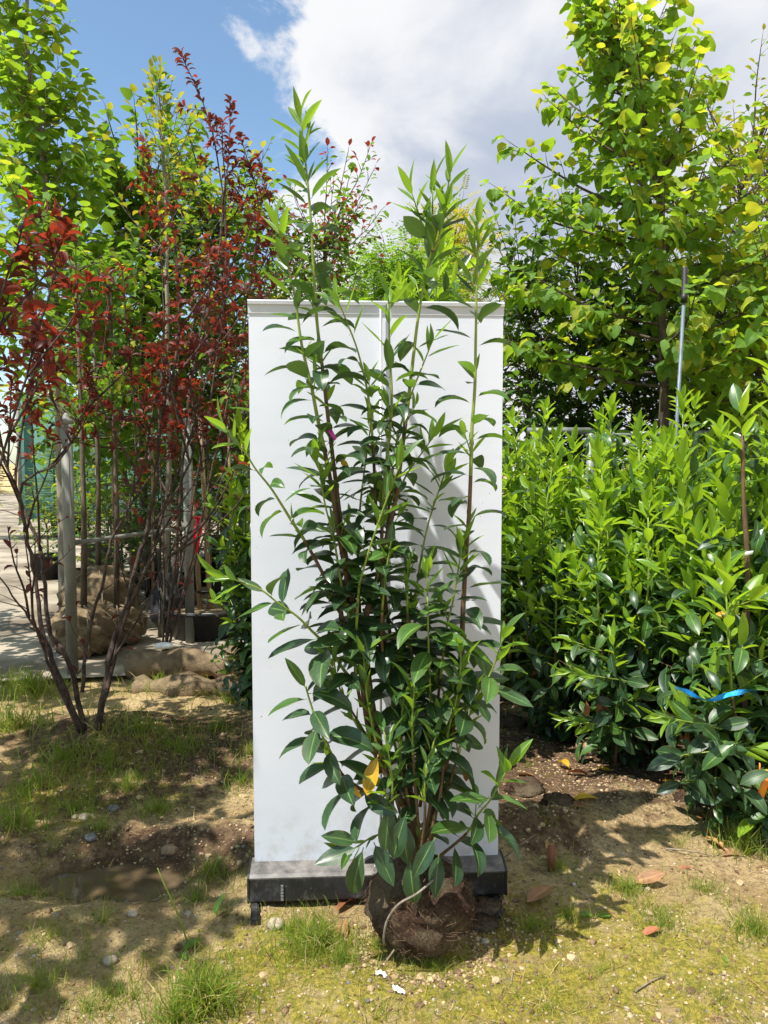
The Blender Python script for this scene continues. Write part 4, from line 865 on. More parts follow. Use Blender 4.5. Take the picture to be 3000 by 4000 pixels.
# the big linden on the right
def rl(f, a):
    r = 1.36 * (1 - f ** 1.5) + .07
    return r * (1.08 if math.cos(a) < 0 else .82 * (1 - .35 * f))
tree('linden_tree', 'bright green linden with large toothed heart leaves above the laurel row', [base_at(2.32, 6.5), P(2590, 1700, 6.5), P(2590, 1400, 6.5), P(2585, 1150, 6.5), P(2580, 900, 6.45), P(2570, 640, 6.4), P(2510, 400, 6.35), P(2430, 200, 6.3), P(2360, 40, 6.3)], rl, LN, K_LIN, .128, 31, 76, .17, (4, 46), .05, .20, .70, .36, 295, group='nursery lindens', tdens=1.3, lsp=.44)
tree('linden_tree', 'slender linden with a narrow sunlit crown towering over the red plums', [base_at(-3.35, 8.0), P(240, 1650, 8), P(225, 1300, 8), P(185, 950, 8), P(170, 600, 8), P(110, 250, 8), P(110, -250, 8)], lambda f, a: (.95 if f < .38 else .62) * (1 - f) ** .35 * (.55 if f < .03 else 1), LN, K_LINB, .140, 32, 92, .24, (8, 48), .07, .10, .7, .40, 60, bark='pale_bark', group='nursery lindens', tdens=1.25)
tree('linden_tree', 'low linden with pale leaf sprays leaning over the pipe rail', [base_at(3.05, 5.9), P(3090, 1800, 5.9), P(3060, 1400, 5.9), P(3040, 1100, 5.9)], lambda f, a: .72 * (1 - .5 * f), LN, K_LIN, .150, 33, 26, .40, (5, 45), .03, .25, .7, .30, 40, group='nursery lindens')
for i, (x, y, h, r_) in enumerate(((-2.75, 1.55, 4.3, .95), (-2.95, 2.75, 4.4, .95), (-3.2, 0.4, 4.4, 1.0), (-3.75, 4.5, 4.6, 1.15), (-4.6, 6.1, 4.8, 1.3))):
    b = base_at(x, y); tree('linden_tree', 'linden of the roadside row that throws dappled shade over the puddle', [b, b + Vector((.03, 0, h * .4)), b + Vector((0, .02, h * .75)), b + Vector((0, 0, h))], lambda f, a, r_=r_: r_ * (1 - .5 * f), LN, K_LINB, .13, 330 + i, 30, .40, (0, 50), .05, .1, .7, .32, 0, group='lindens beside the path')
# pear-like whip with yellowing tip between plum and linden
tree('young_pear', 'thin upright whip with yellow-green leaves rising between linden and plum', [base_at(-2.05, 7.0), P(660, 1800, 7), P(655, 1300, 7), P(650, 900, 7), P(640, 600, 7), P(615, 330, 7)], lambda f, a: .40 * (1 - f) ** 1.0 + .04, [M['green'], M['yellowgreen']], K_OVAL, .105, 34, 34, .50, (40, 72), .03, .40, .1, .22, 0, bark='pale_bark', lsp=.8)
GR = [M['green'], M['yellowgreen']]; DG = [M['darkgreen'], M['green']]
tree('maple_tree', 'round green maple crown behind the red plum branches', [base_at(-3.0, 9.6), P(560, 1750, 9.6), P(560, 1400, 9.6), P(560, 1000, 9.6), P(565, 850, 9.6)], lambda f, a: 1.35 * (1 - .55 * f), GR, K_LINB, .15, 35, 76, .22, (-8, 60), .06, .14, .6, .46, 0, tdens=1.3)
tree('maple_tree', 'green tree with yellow shoots filling the gap beside the banner top', [base_at(-1.9, 9.0), P(880, 1750, 9.0), P(880, 1400, 9.0), P(870, 1050, 9.0), P(860, 900, 9.0)], lambda f, a: 1.05 * (1 - .5 * f), GR, K_OVAL, .14, 36, 74, .20, (-8, 60), .05, .24, .5, .44, 0, tdens=1.3)
tree('maple_tree', 'low green tree standing in front of the green net', [base_at(-3.75, 11.5), P(480, 1800, 11.5), P(470, 1500, 11.5), P(460, 1250, 11.5)], lambda f, a: 1.3 * (1 - .4 * f), GR, K_LINB, .15, 37, 50, .30, (-5, 50), .06, .1, .6, .36, 0)
tree('maple_tree', 'bronze-tinged small maple showing over the banner top', [base_at(-0.75, 7.2), P(1200, 1800, 7.2), P(1230, 1300, 7.2), P(1260, 1050, 7.2), P(1270, 960, 7.2)], lambda f, a: .62 * (1 - .4 * f), [M['green'], M['plum_new']], K_OVAL, .09, 38, 56, .45, (-5, 55), .03, .26, .4, .28, 0, tdens=1.3)
tree('robinia_tree', 'fresh green robinia with feathery leaflets above the banner top', [base_at(0.35, 10), P(1600, 1700, 10), P(1600, 1400, 10), P(1590, 1220, 10), P(1580, 1130, 10)], lambda f, a: .92 * (1 - .45 * f), [M['robinia'], M['robinia']], K_PIN, .32, 39, 62, .48, (-5, 45), .05, .1, .35, .38, 0, tdens=1.25, lsp=.25)
tree('golden_locust', 'golden yellow locust tree with feathery foliage against the cloud', [base_at(1.0, 13), P(1740, 1700, 13), P(1750, 1350, 13), P(1760, 1100, 13), P(1770, 930, 13)], lambda f, a: 1.0 * (1 - .6 * f), [M['golden'], M['yellowgreen']], K_PINF, .34, 40, 54, .40, (0, 50), .06, .25, .35, .45, 0, tdens=1.0, lsp=.30)
for i, (x, Y, top, sd_, r) in enumerate(((2060, 7.4, 1120, 41, .62), (2260, 7.9, 1080, 42, .75), (2470, 7.6, 1250, 43, .75), (2720, 7.8, 1150, 44, .8), (2950, 7.4, 1250, 45, .7))):
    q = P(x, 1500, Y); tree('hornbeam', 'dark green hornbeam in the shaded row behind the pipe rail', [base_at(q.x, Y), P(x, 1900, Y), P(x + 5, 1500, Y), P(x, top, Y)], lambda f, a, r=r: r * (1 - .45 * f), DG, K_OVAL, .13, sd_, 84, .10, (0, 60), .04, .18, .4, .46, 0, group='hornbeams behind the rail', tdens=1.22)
tree('golden_locust', 'yellow-green shrubby tree behind the blue-grey pole', [base_at(4.55, 10), P(2870, 1700, 10), P(2880, 1200, 10), P(2890, 850, 10), P(2900, 680, 10)], lambda f, a: 1.25 * (1 - .5 * f), [M['green'], M['yellowgreen']], K_OVAL, .125, 46, 66, .2, (0, 62), .05, .5, .3, .42, 0, tdens=1.15)
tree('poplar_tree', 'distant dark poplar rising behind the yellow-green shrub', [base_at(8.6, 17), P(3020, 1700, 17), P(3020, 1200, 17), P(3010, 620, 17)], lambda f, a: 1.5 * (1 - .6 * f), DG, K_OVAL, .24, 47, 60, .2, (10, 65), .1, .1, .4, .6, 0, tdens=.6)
for i, (x, Y, top, sd_) in enumerate(((1250, 15, 1250, 48), (1050, 14, 1200, 49), (1900, 14, 1250, 50))):
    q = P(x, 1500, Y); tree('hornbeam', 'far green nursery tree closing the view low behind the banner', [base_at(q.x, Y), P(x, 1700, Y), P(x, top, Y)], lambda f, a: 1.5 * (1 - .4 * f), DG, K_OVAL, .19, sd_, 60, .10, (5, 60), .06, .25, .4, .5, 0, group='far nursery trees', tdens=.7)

# ================================================================== THE YARD ON THE LEFT
def post(label, x, Y, ptop, r, cap=True):
    q = P(x, 2000, Y); b = base_at(q.x, Y); zt = P(x, ptop, Y).z; t = thing('steel_post', label, 'post', b, 'grey steel posts of the tying frame')
    mb = MB(); mb.lathe(b + Vector((0, 0, -.02)), [(r, 0), (r, zt - b.z)], 20); mb.build('shaft', M['post'], t)
    mb = MB(); c = b + Vector((0, 0, zt - b.z - .02)); mb.lathe(c, [(r * 1.04, -.035), (r * 1.16, -.03), (r * 1.16, 0), (r * .9, .004)] + ([(r * .62, .006), (r * .55, .03), (r * .3, .045), (r * .05, .05)] if cap else []), 20); mb.build('cap', M['post'], t); return b, zt
pA, zA = post('grey steel post with domed cap standing inside the purple plum', 268, 5.75, 1628, .042)
pB, zB = post('grey steel post beside the black tub with the red ribbon', 735, 6.75, 1590, .040, False)
mb = MB(); a = P(290, 2120, 5.78); b = P(735, 2105, 6.72); mb.tube([Vector((pA.x + .03, pA.y + .02, a.z)), Vector((pB.x - .03, pB.y - .02, a.z + .03))], .019, 10); 
o = mb.build('rail_pipe', M['post'], None, Vector((pA.x, pA.y, a.z))); tag(o, 'horizontal grey pipe joining the two steel posts at knee height', 'rail')
for i, (x, Y, top, lb) in enumerate(((655, 9.2, 1700, 'thin dark stake tying a tree behind the plum'), (440, 9.6, 1640, 'thin grey stake with a cross rail before the fir trees'), (868, 10.5, 1630, 'tall pale stake rising from a black pot'), (895, 11.2, 1560, 'brown cane in the pot row next to the banner'))):
    q = P(x, 2000, Y); b = base_at(q.x, Y); mb = MB(); mb.tube([b - Vector((0, 0, .02)), Vector((b.x + .03, b.y, P(x, top, Y).z))], .024, 8); tag(mb.build('support_stake', M['stake' if i % 2 else 'post'], None, b), lb, 'stake')
# container trees with slim trunks
def pot(b, r, h, parent, name='pot', m='blackplastic'):
    mb = MB(); mb.lathe(b, [(r * .84, 0), (r * .97, h * .90), (r * 1.04, h * .905), (r * 1.05, h), (r * .98, h), (r * .96, h * .90), (r * .3, h * .89)], 28); return mb.build(name, M[m], parent)
def potted(label, x, Y, top, seed, r=.20, h=.36, nm='potted_tree', rf=.6, lf=.09, mats=GR):
    q = P(x, 2100, Y); b = base_at(q.x, Y); zt = P(x, top, Y).z
    t = tree(nm, label, [b + Vector((0, 0, .05)), b.lerp(Vector((b.x + .03, b.y, zt)), .35), b.lerp(Vector((b.x - .02, b.y, zt)), .7), Vector((b.x, b.y, zt))], lambda f, a: rf * (1 - .4 * f), mats, K_OVAL, lf * 1.3, seed, 34, .34, (5, 60), .022, .2, .4, .30, 0, 'pale_bark', .9, 'container trees in black pots')
    pt = pot(b, r, h, t); mb = MB(); mb.lathe(b + Vector((0, 0, h * .86)), [(r * .95, 0), (r * .9, .02), (r * .3, .03)], 20); mb.build('soil', M['potsoil'], t)
    mb = MB(); s = b + Vector((.05, .03, h * .5)); mb.tube([s, s + Vector((-.02, 0, 1.5))], .013, 6); mb.build('stake', M['stake'], t); return t
potted('slim tree with bamboo stake in a black pot close to the banner edge', 935, 10.8, 1250, 61)
potted('slim tree in the foremost black pot beside the laurel leaves', 985, 9.8, 1300, 62)
potted('slim container tree in the pot row beside the tub', 850, 13.0, 1350, 63, rf=.8)
potted('container tree standing before the green net', 560, 13.0, 1350, 64, rf=.9)
# tub with staked tree and red ribbon
tb = base_at(*(lambda q: (q.x, q.y))(P(800, 2450, 7.05))); tub = thing('tub', 'wide black plastic tub with two brown stakes and wire handles', 'tub', tb)
pot(tb, .34, .26, tub, 'shell'); mb = MB(); mb.lathe(tb + Vector((0, 0, .20)), [(.32, 0), (.30, .035), (.05, .05)], 24); mb.build('soil', M['burlap'], tub)
for dx, dy, tx in ((-.02, -.05, -.10), (.06, -.02, -.07)):
    mb = MB(); s = tb + Vector((dx, dy, .12)); mb.tube([s, s + Vector((tx * .5, 0, 1.0)), s + Vector((tx, 0, 1.9))], [.024, .022, .02], 8); mb.build('stake', M['stake'], tub)
mb = MB()
for sx in (-.1, .05): mb.tube(spline([tb + Vector((sx, -.33, .24)), tb + Vector((sx + .02, -.37, .27)), tb + Vector((sx + .12, -.37, .27)), tb + Vector((sx + .14, -.32, .24))], 4), .006, 6)
mb.build('wire_handle', M['galv'], tub)
mb = MB(); mb.tube([tb + Vector((.02, -.08, .40)), tb + Vector((-.04, -.11, .42)), tb + Vector((.08, -.06, .41))], .012, 6); mb.build('tie', M['hose'], tub)
rp = P(772, 2080, 6.93); V = []; F = []; n = 10
for s in (0, .006):
    for i in range(n + 1):
        f = i / n; wd = .012 + .040 * math.sin(math.pi * min(1, f * 1.05)) ** .8 * (1 - .3 * f); x0 = -.02 * f + .012 * math.sin(f * 7); zz = .13 - .33 * f
        V += [tuple(rp + Vector((x0 - wd, s + .02 * math.sin(f * 9), zz))), tuple(rp + Vector((x0, s - .018, zz))), tuple(rp + Vector((x0 + wd, s + .02 * math.cos(f * 8), zz)))]
m_ = 3 * (n + 1)
for i in range(n):
    for j in (0, 1): a = 3 * i + j; F += [(a, a + 1, a + 4, a + 3), (m_ + a + 3, m_ + a + 4, m_ + a + 1, m_ + a)]
mb = MB().raw(V, F); mb.tube([rp + Vector((-.05, 0, .13)), rp + Vector((.0, -.03, .135)), rp + Vector((.05, 0, .14))], .010, 6)
tag(mb.build('ribbon', M['red'], None, rp), 'knotted red plastic ribbon hanging from the brown stake', 'ribbon')
# burlap root balls
def rootball(label, px_, py_, Y, r, h, seed, group='burlap-wrapped root balls'):
    q = P(px_, py_, Y); b = base_at(q.x, Y); t = thing('burlap_root_ball', label, 'root ball', b, group)
    lumpy(b + Vector((0, 0, h * .47)), r, r * .95, h * .54, seed, .26, 64, 40, sc=3.4, flat=.13).build('sacking', M['burlap'], t)
    mb = MB()
    for k in range(3):
        a0 = seed + k * 1.05; pts = [b + Vector((math.cos(a0) * r * 1.03 * math.sin(f), math.sin(a0) * r * .98 * math.sin(f), h * .48 + h * .55 * math.cos(f))) for f in np.linspace(-2.2, 2.2, 15)]; mb.tube(pts, .006, 5)
    mb.build('rope', M['twig'], t)
    mb = MB(); mb.tube([b + Vector((0, 0, h * .9)), b + Vector((.02, .01, h + .8)), b + Vector((0, .02, h + 2.8))], [.028, .021, .012], 8); mb.build('trunk', M['bark'], t)
    rq = random.Random(seed + 60); LV = Leaves(); tw = MB()
    for k in range(34):
        z = h + rq.uniform(1.35, 3.1); a = rq.random() * 6.28; p = b + Vector((0, .02, min(z, h + 2.75))); d = Vector((math.cos(a), math.sin(a), rq.uniform(.2, .9))); ln = rq.uniform(.25, .6); e = p + d * ln; tw.tube([p, e], [.007, .002], 4, False)
        for pt, tt, f in walk([p, e], .045, .2): LV.add(rq.choice(K_OVAL), pt, tt * .5 + rvec(rq) * .8 + Vector((0, 0, -.3)), Vector((0, 0, 1)) + rvec(rq) * .5, .095 * rq.uniform(.7, 1.2), 0 if rq.random() < .8 else 1)
    tw.build('branches', M['bark'], t)['kind'] = 'stuff'; LV.build(t, GR, 0, 'crown'); return t
rootball('large burlap-wrapped root ball standing behind the domed post', 330, 2500, 6.35, .27, .40, 1)
rootball('burlap root ball with pale folded top behind the plum stems', 385, 2300, 7.3, .36, .58, 2)
rootball('dusty root ball half hidden by the plum trunk', 455, 2380, 6.7, .24, .34, 3)
def roll(label, pts, r, seed):
    pts = spline(pts, 5); rg = random.Random(seed); mb = MB(); mb.tube(pts, [r * (1 + .22 * math.sin(i * 1.3 + seed) + rg.uniform(-.1, .1)) * (0.6 if i in (0, len(pts) - 1) else 1) for i in range(len(pts))], 14)
    V = np.concatenate(mb.V); nn = fbm(V[:, 0] * 9 + seed, V[:, 1] * 9 + V[:, 2] * 11, 3) - .5; V[:, 2] += nn * r * .8; V[:, 0] += nn * r * .5; mb.V = [V]
    return tag(mb.build('burlap_roll', M['burlap'], None, pts[0]), label, 'burlap', 'crumpled burlap on the ground')
roll('crumpled burlap roll lying in front of the black tub', [Vector((-1.95, 5.75, .02)), Vector((-1.5, 5.70, .07)), Vector((-1.12, 5.62, .08)), Vector((-.80, 5.6, .05))], .115, 1)
roll('flattened burlap sack on the soil beside the grass', [Vector((-1.75, 5.30, .0)), Vector((-1.35, 5.22, .03)), Vector((-1.0, 5.25, .02))], .085, 2)
mb = lumpy(P(640, 2523, 5.55), .075, .05, .022, 7, .3, 20, 12); tag(mb.build('paper_scrap', M['paper'], None, P(640, 2523, 5.55)), 'white scrap lying on the burlap behind the grass', 'paper scrap')
# black sack / pots near the tub, hoses
sk = base_at(*(lambda q: (q.x, q.y))(P(680, 2450, 7.25))); tag(lumpy(sk + Vector((0, 0, .24)), .22, .2, .30, 9, .25, 40, 24, flat=.2, pinch=.2).build('plastic_sack', M['blackplastic'], None, sk), 'slumped black plastic sack leaning by the tub', 'sack')
for i, (x, Y, r, h, lb) in enumerate(((270, 16.6, .40, .50, 'broad black pot under the bright fir'), (380, 11.5, .24, .42, 'black pot stack behind the domed post'), (530, 15.5, .55, .6, 'black pot under the low juniper'), (345, 8.4, .30, .30, 'wide black pot with a pale rim behind the root balls'))):
    q = P(x, 2050, Y); b = base_at(q.x, Y); t = thing('plant_pot', lb, 'pot', b, 'black pots in the yard'); pot(b, r, h, t, 'shell'); mb = MB(); mb.lathe(b + Vector((0, 0, h * .8)), [(r * .9, 0), (r * .5, .03)], 16); mb.build('soil', M['potsoil'], t)
rg = random.Random(5)
for i in range(9):
    x0 = rg.uniform(430, 620); a = P(x0, 2125 + rg.uniform(-10, 20), 6.3); b = P(x0 + rg.uniform(-50, 160), 2380 + rg.uniform(-60, 60), 6.7); b.z = max(b.z, .0)
    mb = MB(); mb.tube(spline([a, a.lerp(b, .5) + Vector((rg.uniform(-.1, .1), 0, -.12)), b], 6), .006, 5, False); tag(mb.build('drip_hose', M['hose'], None, a), 'thin black drip hose dangling from the knee-height pipe', 'hose', 'drip hoses on the pipe')
rq = random.Random(77)
PLB = ['bushy green shrub in a black pot behind the root balls', 'small leafy shrub in a black pot beside the pipe', 'green potted shrub in front of the pale yard', 'potted shrub standing among the slim stakes', 'low dark shrub in a black pot under the maples', 'potted shrub tucked behind the black tub', 'leafy potted plant between the domed post and the plum stems', 'dark potted shrub beside the slumped sack', 'shrub in a black pot in the shade behind the plum']
for i, (x, Y, h, r_) in enumerate(((330, 9.0, 1.0, .42), (470, 8.3, .8, .35), (180, 10.5, .9, .4), (620, 9.0, 1.3, .45), (560, 10.2, 1.5, .5), (880, 8.6, 1.2, .42), (420, 10.8, 1.5, .5), (700, 8.6, 1.3, .4), (800, 10.0, 1.7, .5))):
    q = P(x, 2100, Y); b = base_at(q.x, Y)
    t = tree('potted_shrub', PLB[i], [b + Vector((0, 0, .1)), b + Vector((.02, 0, h * .6)), b + Vector((0, 0, h))], lambda f, a, r_=r_: r_ * (1 - .4 * f), DG if i % 2 else GR, K_OVAL, .085, 500 + i, 26, .35, (0, 60), .02, .25, .3, .22, 0, 'bark', 1.0, 'potted shrubs in the yard', 'shrub')
    pot(b, .20, .34, t); mb = MB(); mb.lathe(b + Vector((0, 0, .29)), [(.19, 0), (.06, .02)], 16); mb.build('soil', M['potsoil'], t)
for i, (x, Y, top) in enumerate(((590, 8.0, 1650), (820, 8.8, 1600), (905, 8.2, 1620), (690, 9.6, 1580), (960, 12.0, 1600), (380, 10.2, 1650))):
    q = P(x, 2000, Y); b = base_at(q.x, Y); mb = MB(); mb.tube([b - Vector((0, 0, .02)), Vector((b.x + rq.uniform(-.05, .05), b.y, P(x, top, Y).z))], .014, 7); tag(mb.build('bamboo_cane', M['stake'], None, b), 'slim upright bamboo cane among the potted trees', 'cane', 'bamboo canes in the yard')
mb = MB(); q = P(560, 2150, 8.4); mb.tube([q, P(990, 2140, 9.2)], .016, 8); tag(mb.build('rail_pipe', M['post'], None, q), 'low grey rail running behind the red ribbon', 'rail')
# fir trees in pots
def fir(label, x, Y, ptop, pbot, r, seed, m='fir', name='fir_tree'):
    rg = random.Random(seed); q = P(x, 2000, Y); zt = P(x, ptop, Y).z; zb = max(.35, P(x, pbot, Y).z); b = Vector((q.x, Y, YZ)); t = thing(name, label, 'fir', b, 'bright conifers before the net')
    mb = MB(); mb.tube([Vector((q.x, Y, zb - .3)), Vector((q.x, Y, zt))], [.03, .005], 6); mb.build('trunk', M['bark'], t); LV = Leaves(); tw = MB(); n = int((zt - zb) / .035)
    for i in range(n):
        f = i / n; z = zb + (zt - zb) * f; R_ = r * (1 - f) ** .8 + .04
        for j in range(4):
            a = rg.random() * 6.28; d = Vector((math.cos(a), math.sin(a), .25 - .35 * (1 - f))); ln = R_ * rg.uniform(.6, 1.1); p = Vector((q.x, Y, z)); e = p + d * ln; tw.tube([p, e], [.006, .002], 3, False)
            for pt, tt, ff in walk([p, e], .045, .2):
                for s in (-1, 1):
                    sd_ = Vector((-d.y, d.x, 0)) * s; LV.add('firn', pt, tt * .7 + sd_ * .7 + Vector((0, 0, rg.uniform(-.1, .25))), Vector((0, 0, 1)) + rvec(rg) * .2, .10 * rg.uniform(.7, 1.2), 0)
            LV.add('firn', e, d, Vector((0, 0, 1)), .12, 0)
    tw.build('branches', M['bark'], t); LV.build(t, [M[m]], 0, 'crown')
fir('bright yellow-green potted fir with layered branches before the net', 215, 16.5, 1690, 2010, .78, 71)
fir('smaller bright fir beside the domed post', 345, 15.8, 1760, 2010, .65, 72)
fir('low golden juniper under the green net', 530, 15.4, 1860, 2000, .85, 73)
fir('golden conifer at the edge of the pale yard', -20, 16.0, 1760, 1960, .6, 74)
# net fence and white shed far behind
def wavy_sheet(p0, p1, z0, z1, th, n=40, amp=.05):
    V = []; F = []; d = (p1 - p0); nrm = Vector((-d.y, d.x, 0)).normalized()
    for s in (0, 1):
        for i in range(n + 1):
            q = p0 + d * (i / n) + nrm * (amp * math.sin(i * 1.1) + s * th); V += [(q.x, q.y, z0), (q.x, q.y, z1)]
    m_ = 2 * (n + 1)
    for i in range(n):
        a = 2 * i; F += [(a, a + 2, a + 3, a + 1), (m_ + a + 1, m_ + a + 3, m_ + a + 2, m_ + a), (a + 1, a + 3, m_ + a + 3, m_ + a + 1)]
    return new_mesh('net', V, F, M['net'])
n0, n1 = P(85, 1900, 20.5), P(1250, 1900, 21.5); n0.z = n1.z = YZ; nf = thing('net_fence', 'green windbreak net fence stretched between posts behind the firs', 'fence', n0)
obj('net', wavy_sheet(n0, n1, .05, P(85, 1545, 20.5).z, .02), nf)
for i in range(5):
    q = n0.lerp(n1, i / 4); mb = MB(); mb.tube([Vector((q.x, q.y - .1, YZ)), Vector((q.x, q.y - .1, 3.6))], .05, 8); mb.build('post', M['post'], nf)
mb = MB(); q = P(445, 1995, 9.6); mb.tube([q, P(660, 1992, 9.3)], .018, 8); tag(mb.build('rail_pipe', M['post'], None, q), 'slender dark rail between the thin stakes before the firs', 'rail')

# ================================================================== PIPE RAIL AND POLE ON THE RIGHT
rt = thing('pipe_rail', 'galvanised pipe rail on posts behind the laurel row', 'rail', base_at(1.8, 5.95)); zr = P(2300, 1683, 5.95).z
for i, x in enumerate((2090, 2308, 2620, 2960)):
    q = P(x, 1700, 5.95 if i < 2 else 6.1); mb = MB(); mb.tube([Vector((q.x, q.y, -.05)), Vector((q.x, q.y, zr - .02))], .030, 10); mb.build('post', M['galv'], rt)
mb = MB(); a = P(2060, 1683, 5.95); b = P(2305, 1683, 5.95); mb.tube([a, b], .026, 10); mb.build('crossbar', M['galv'], rt)
mb = MB(); mb.tube([P(2290, 1700, 6.05), P(3150, 1682, 6.2)], .022, 10); mb.build('crossbar', M['galv'], rt)
mb = MB(); mb.tube([P(2290, 1740, 6.25), P(3150, 1735, 6.35)], .020, 10); mb.build('crossbar', M['post'], rt)
q0 = P(2632, 1850, 5.1); q1 = P(2672, 1170, 5.1); q2 = P(2676, 1045, 5.1); d = (q1 - q0).normalized(); foot = q0 - d * ((q0.z - Hs(q0.x, q0.y)) / d.z)
pl = thing('leaning_pole', 'slim blue-grey pole with a black sleeve on top leaning before the linden', 'pole', foot)
mb = MB(); mb.tube([foot, q1], .012, 12); mb.build('shaft', M['bluepipe'], pl); mb = MB(); mb.tube([q1 - d * .02, q1 + d * .03, q1 + d * .032, q2], [.022, .022, .019, .018], 12); mb.build('sleeve', M['blackplastic'], pl)

# ================================================================== SMALL THINGS IN THE LAUREL ROW
def strip(pts, wd, mname, name, label, cat, th=.002):
    pts = spline(pts, 6); V = []; F = []; n = len(pts)
    for s in (0, 1):
        for i, p in enumerate(pts):
            tw_ = math.sin(i * .42) * 1.1; up = Vector((0, math.sin(tw_), math.cos(tw_))) * wd; V += [tuple(p + up + Vector((0, s * th, 0))), tuple(p - up + Vector((0, s * th, 0)))]
    m_ = 2 * n
    for i in range(n - 1): a = 2 * i; F += [(a, a + 1, a + 3, a + 2), (m_ + a + 2, m_ + a + 3, m_ + a + 1, m_ + a), (a, a + 2, m_ + a + 2, m_ + a), (a + 1, m_ + a + 1, m_ + a + 3, a + 3)]
    return tag(MB().raw([tuple(v) for v in V], F).build(name, M[mname], None, pts[0], smooth=False), label, cat)
strip([P(2620, 2680, 3.50), P(2680, 2700, 3.24), P(2760, 2735, 3.12), P(2840, 2715, 3.08), P(2920, 2700, 3.08), P(3050, 2690, 3.1)], .0105, 'blue', 'ribbon', 'shiny blue plastic ribbon strung through the laurel row', 'ribbon')
mb = MB(); a = P(2905, 2640, 3.32); st = thing('brown_stem', 'thick bare brown laurel stem with the blue ribbon crossing it', 'stem', Vector((a.x + .02, 3.34, Hs(a.x, 3.34))))
mb.tube(spline([Vector((a.x + .01, 3.34, Hs(a.x, 3.34) - .02)), P(2910, 2750, 3.32), P(2915, 2500, 3.32), P(2920, 2200, 3.33), P(2905, 1950, 3.35), P(2900, 1700, 3.36)], 3), [.013] * 8 + [.011] * 4 + [.008] * 4, 8); mb.build('bark', M['stem_brown'], st)
LV = Leaves(); r3 = random.Random(8); g = MB()
for p, tt, f in walk(spline([P(2905, 1950, 3.35), P(2900, 1700, 3.36), P(2895, 1580, 3.36)], 4), .03, 0):
    ph = r3.random() * 6.28; o = Vector((math.cos(ph), math.sin(ph), 0)); A = R(75 - 40 * f); LV.add(r3.choice(K_UP if f > .5 else K_ARCH), p, tt * math.cos(A) + o * math.sin(A), tt * math.sin(A) - o * math.cos(A), .15, 2 if f > .3 else 1)
LV.add('arch1', P(2905, 2243, 3.32), Vector((-1, -.2, -.25)), Vector((0, -.5, 1)), .16, 1)
LV.add('arch0', P(2890, 2398, 3.32), Vector((-1, -.1, -.02)), Vector((0, -.7, .7)), .125, 3)
LV.add('flat0', P(2924, 2790, 3.30), Vector((.1, -.1, -1)), Vector((0, -1, .2)), .06, 3)
for x, y in ((2905, 2480), (2915, 2600), (2880, 2700), (2930, 2330), (2915, 2150)): LV.add(r3.choice(K_FLAT), P(x, y, 3.31), Vector((r3.choice((-1, 1)), -.5, -.3)), Vector((0, -.5, 1)), .13, 1)
LV.build(st, lm, 40)
# low front sprays of the row with hanging dead leaves
for i, (x, y, Y, lb) in enumerate(((2400, 2560, 3.75, 'sunlit low spray of laurel leaves above the hanging dead leaves'), (2790, 2720, 3.18, 'fresh low laurel spray under the blue ribbon'), (2650, 2350, 3.9, 'laurel spray with upright brown stem in the row front'))):
    b = P(x, y, Y); gr = Vector((b.x + .05, b.y + .12, Hs(b.x + .05, b.y + .12))); t = thing('laurel_sucker', lb, 'laurel', gr, 'low laurel sprays at the row front'); r4 = random.Random(90 + i); LV, g, br = Leaves(), MB(), MB()
    laurel_stem(LV, g, br, [gr, gr.lerp(b, .5) + Vector((.02, 0, 0)), b], r4, .008, .25, .024, .125, .72, .1, .1, .6)
    for j in range(3): e = b.lerp(gr, .25 + .2 * j) ; laurel_stem(LV, g, br, [e, e + Vector((r4.uniform(-.18, .18), -.10, .04)), e + Vector((r4.uniform(-.28, .28), -.16, .10))], r4, .005, .3, .024, .115, .5, 0, .1, .0)
    if i == 0:
        for (hx, hy) in ((2290, 2735), (2345, 2725), (2365, 2740)): LV.add('flat1', P(hx, hy, 3.72), Vector((r4.uniform(-.15, .15), -.05, -1)), Vector((.2, -1, .2)), .085, 4)
    if i == 1:
        for (hx, hy) in ((2660, 2860), (2685, 2850)): LV.add('flat1', P(hx, hy, 3.45), Vector((r4.uniform(-.15, .15), -.05, -1)), Vector((.2, -1, .2)), .085, 4)
    build_stems(t); g.build('side_shoots', M['stem_green'], t)['kind'] = 'stuff'; LV.build(t, lm, 40)
b = P(2985, 3070, 3.0); mb = MB(); mb.box(b, (.03, .002, .13), Matrix.Rotation(R(18), 3, 'Y')); mb.box(b + Vector((-.02, 0, .07)), (.006, .002, .05)); tag(mb.build('plant_tag', M['orange'], None, b), 'orange plastic tag hanging low on the edge laurel', 'tag')
for i, (x, y, Y) in enumerate(((2220, 2165, 4.3), (2655, 2140, 4.2), (2920, 2165, 3.3), (2245, 1745, 5.0))):
    b = P(x, y, Y); mb = MB(); mb.raw([tuple(b + Vector(v)) for v in ((-.025, 0, -.01), (.02, -.004, .0), (.025, 0, .016), (-.02, .004, .008), (-.025, .002, -.01), (.02, -.002, .0), (.025, .002, .016), (-.02, .006, .008))], [(0, 1, 2, 3), (7, 6, 5, 4), (0, 4, 5, 1), (1, 5, 6, 2), (2, 6, 7, 3), (3, 7, 4, 0)])
    tag(mb.build('plant_tag', M['white'], None, b), 'small white plastic label tied among the laurel leaves', 'tag', 'white labels in the laurel row')

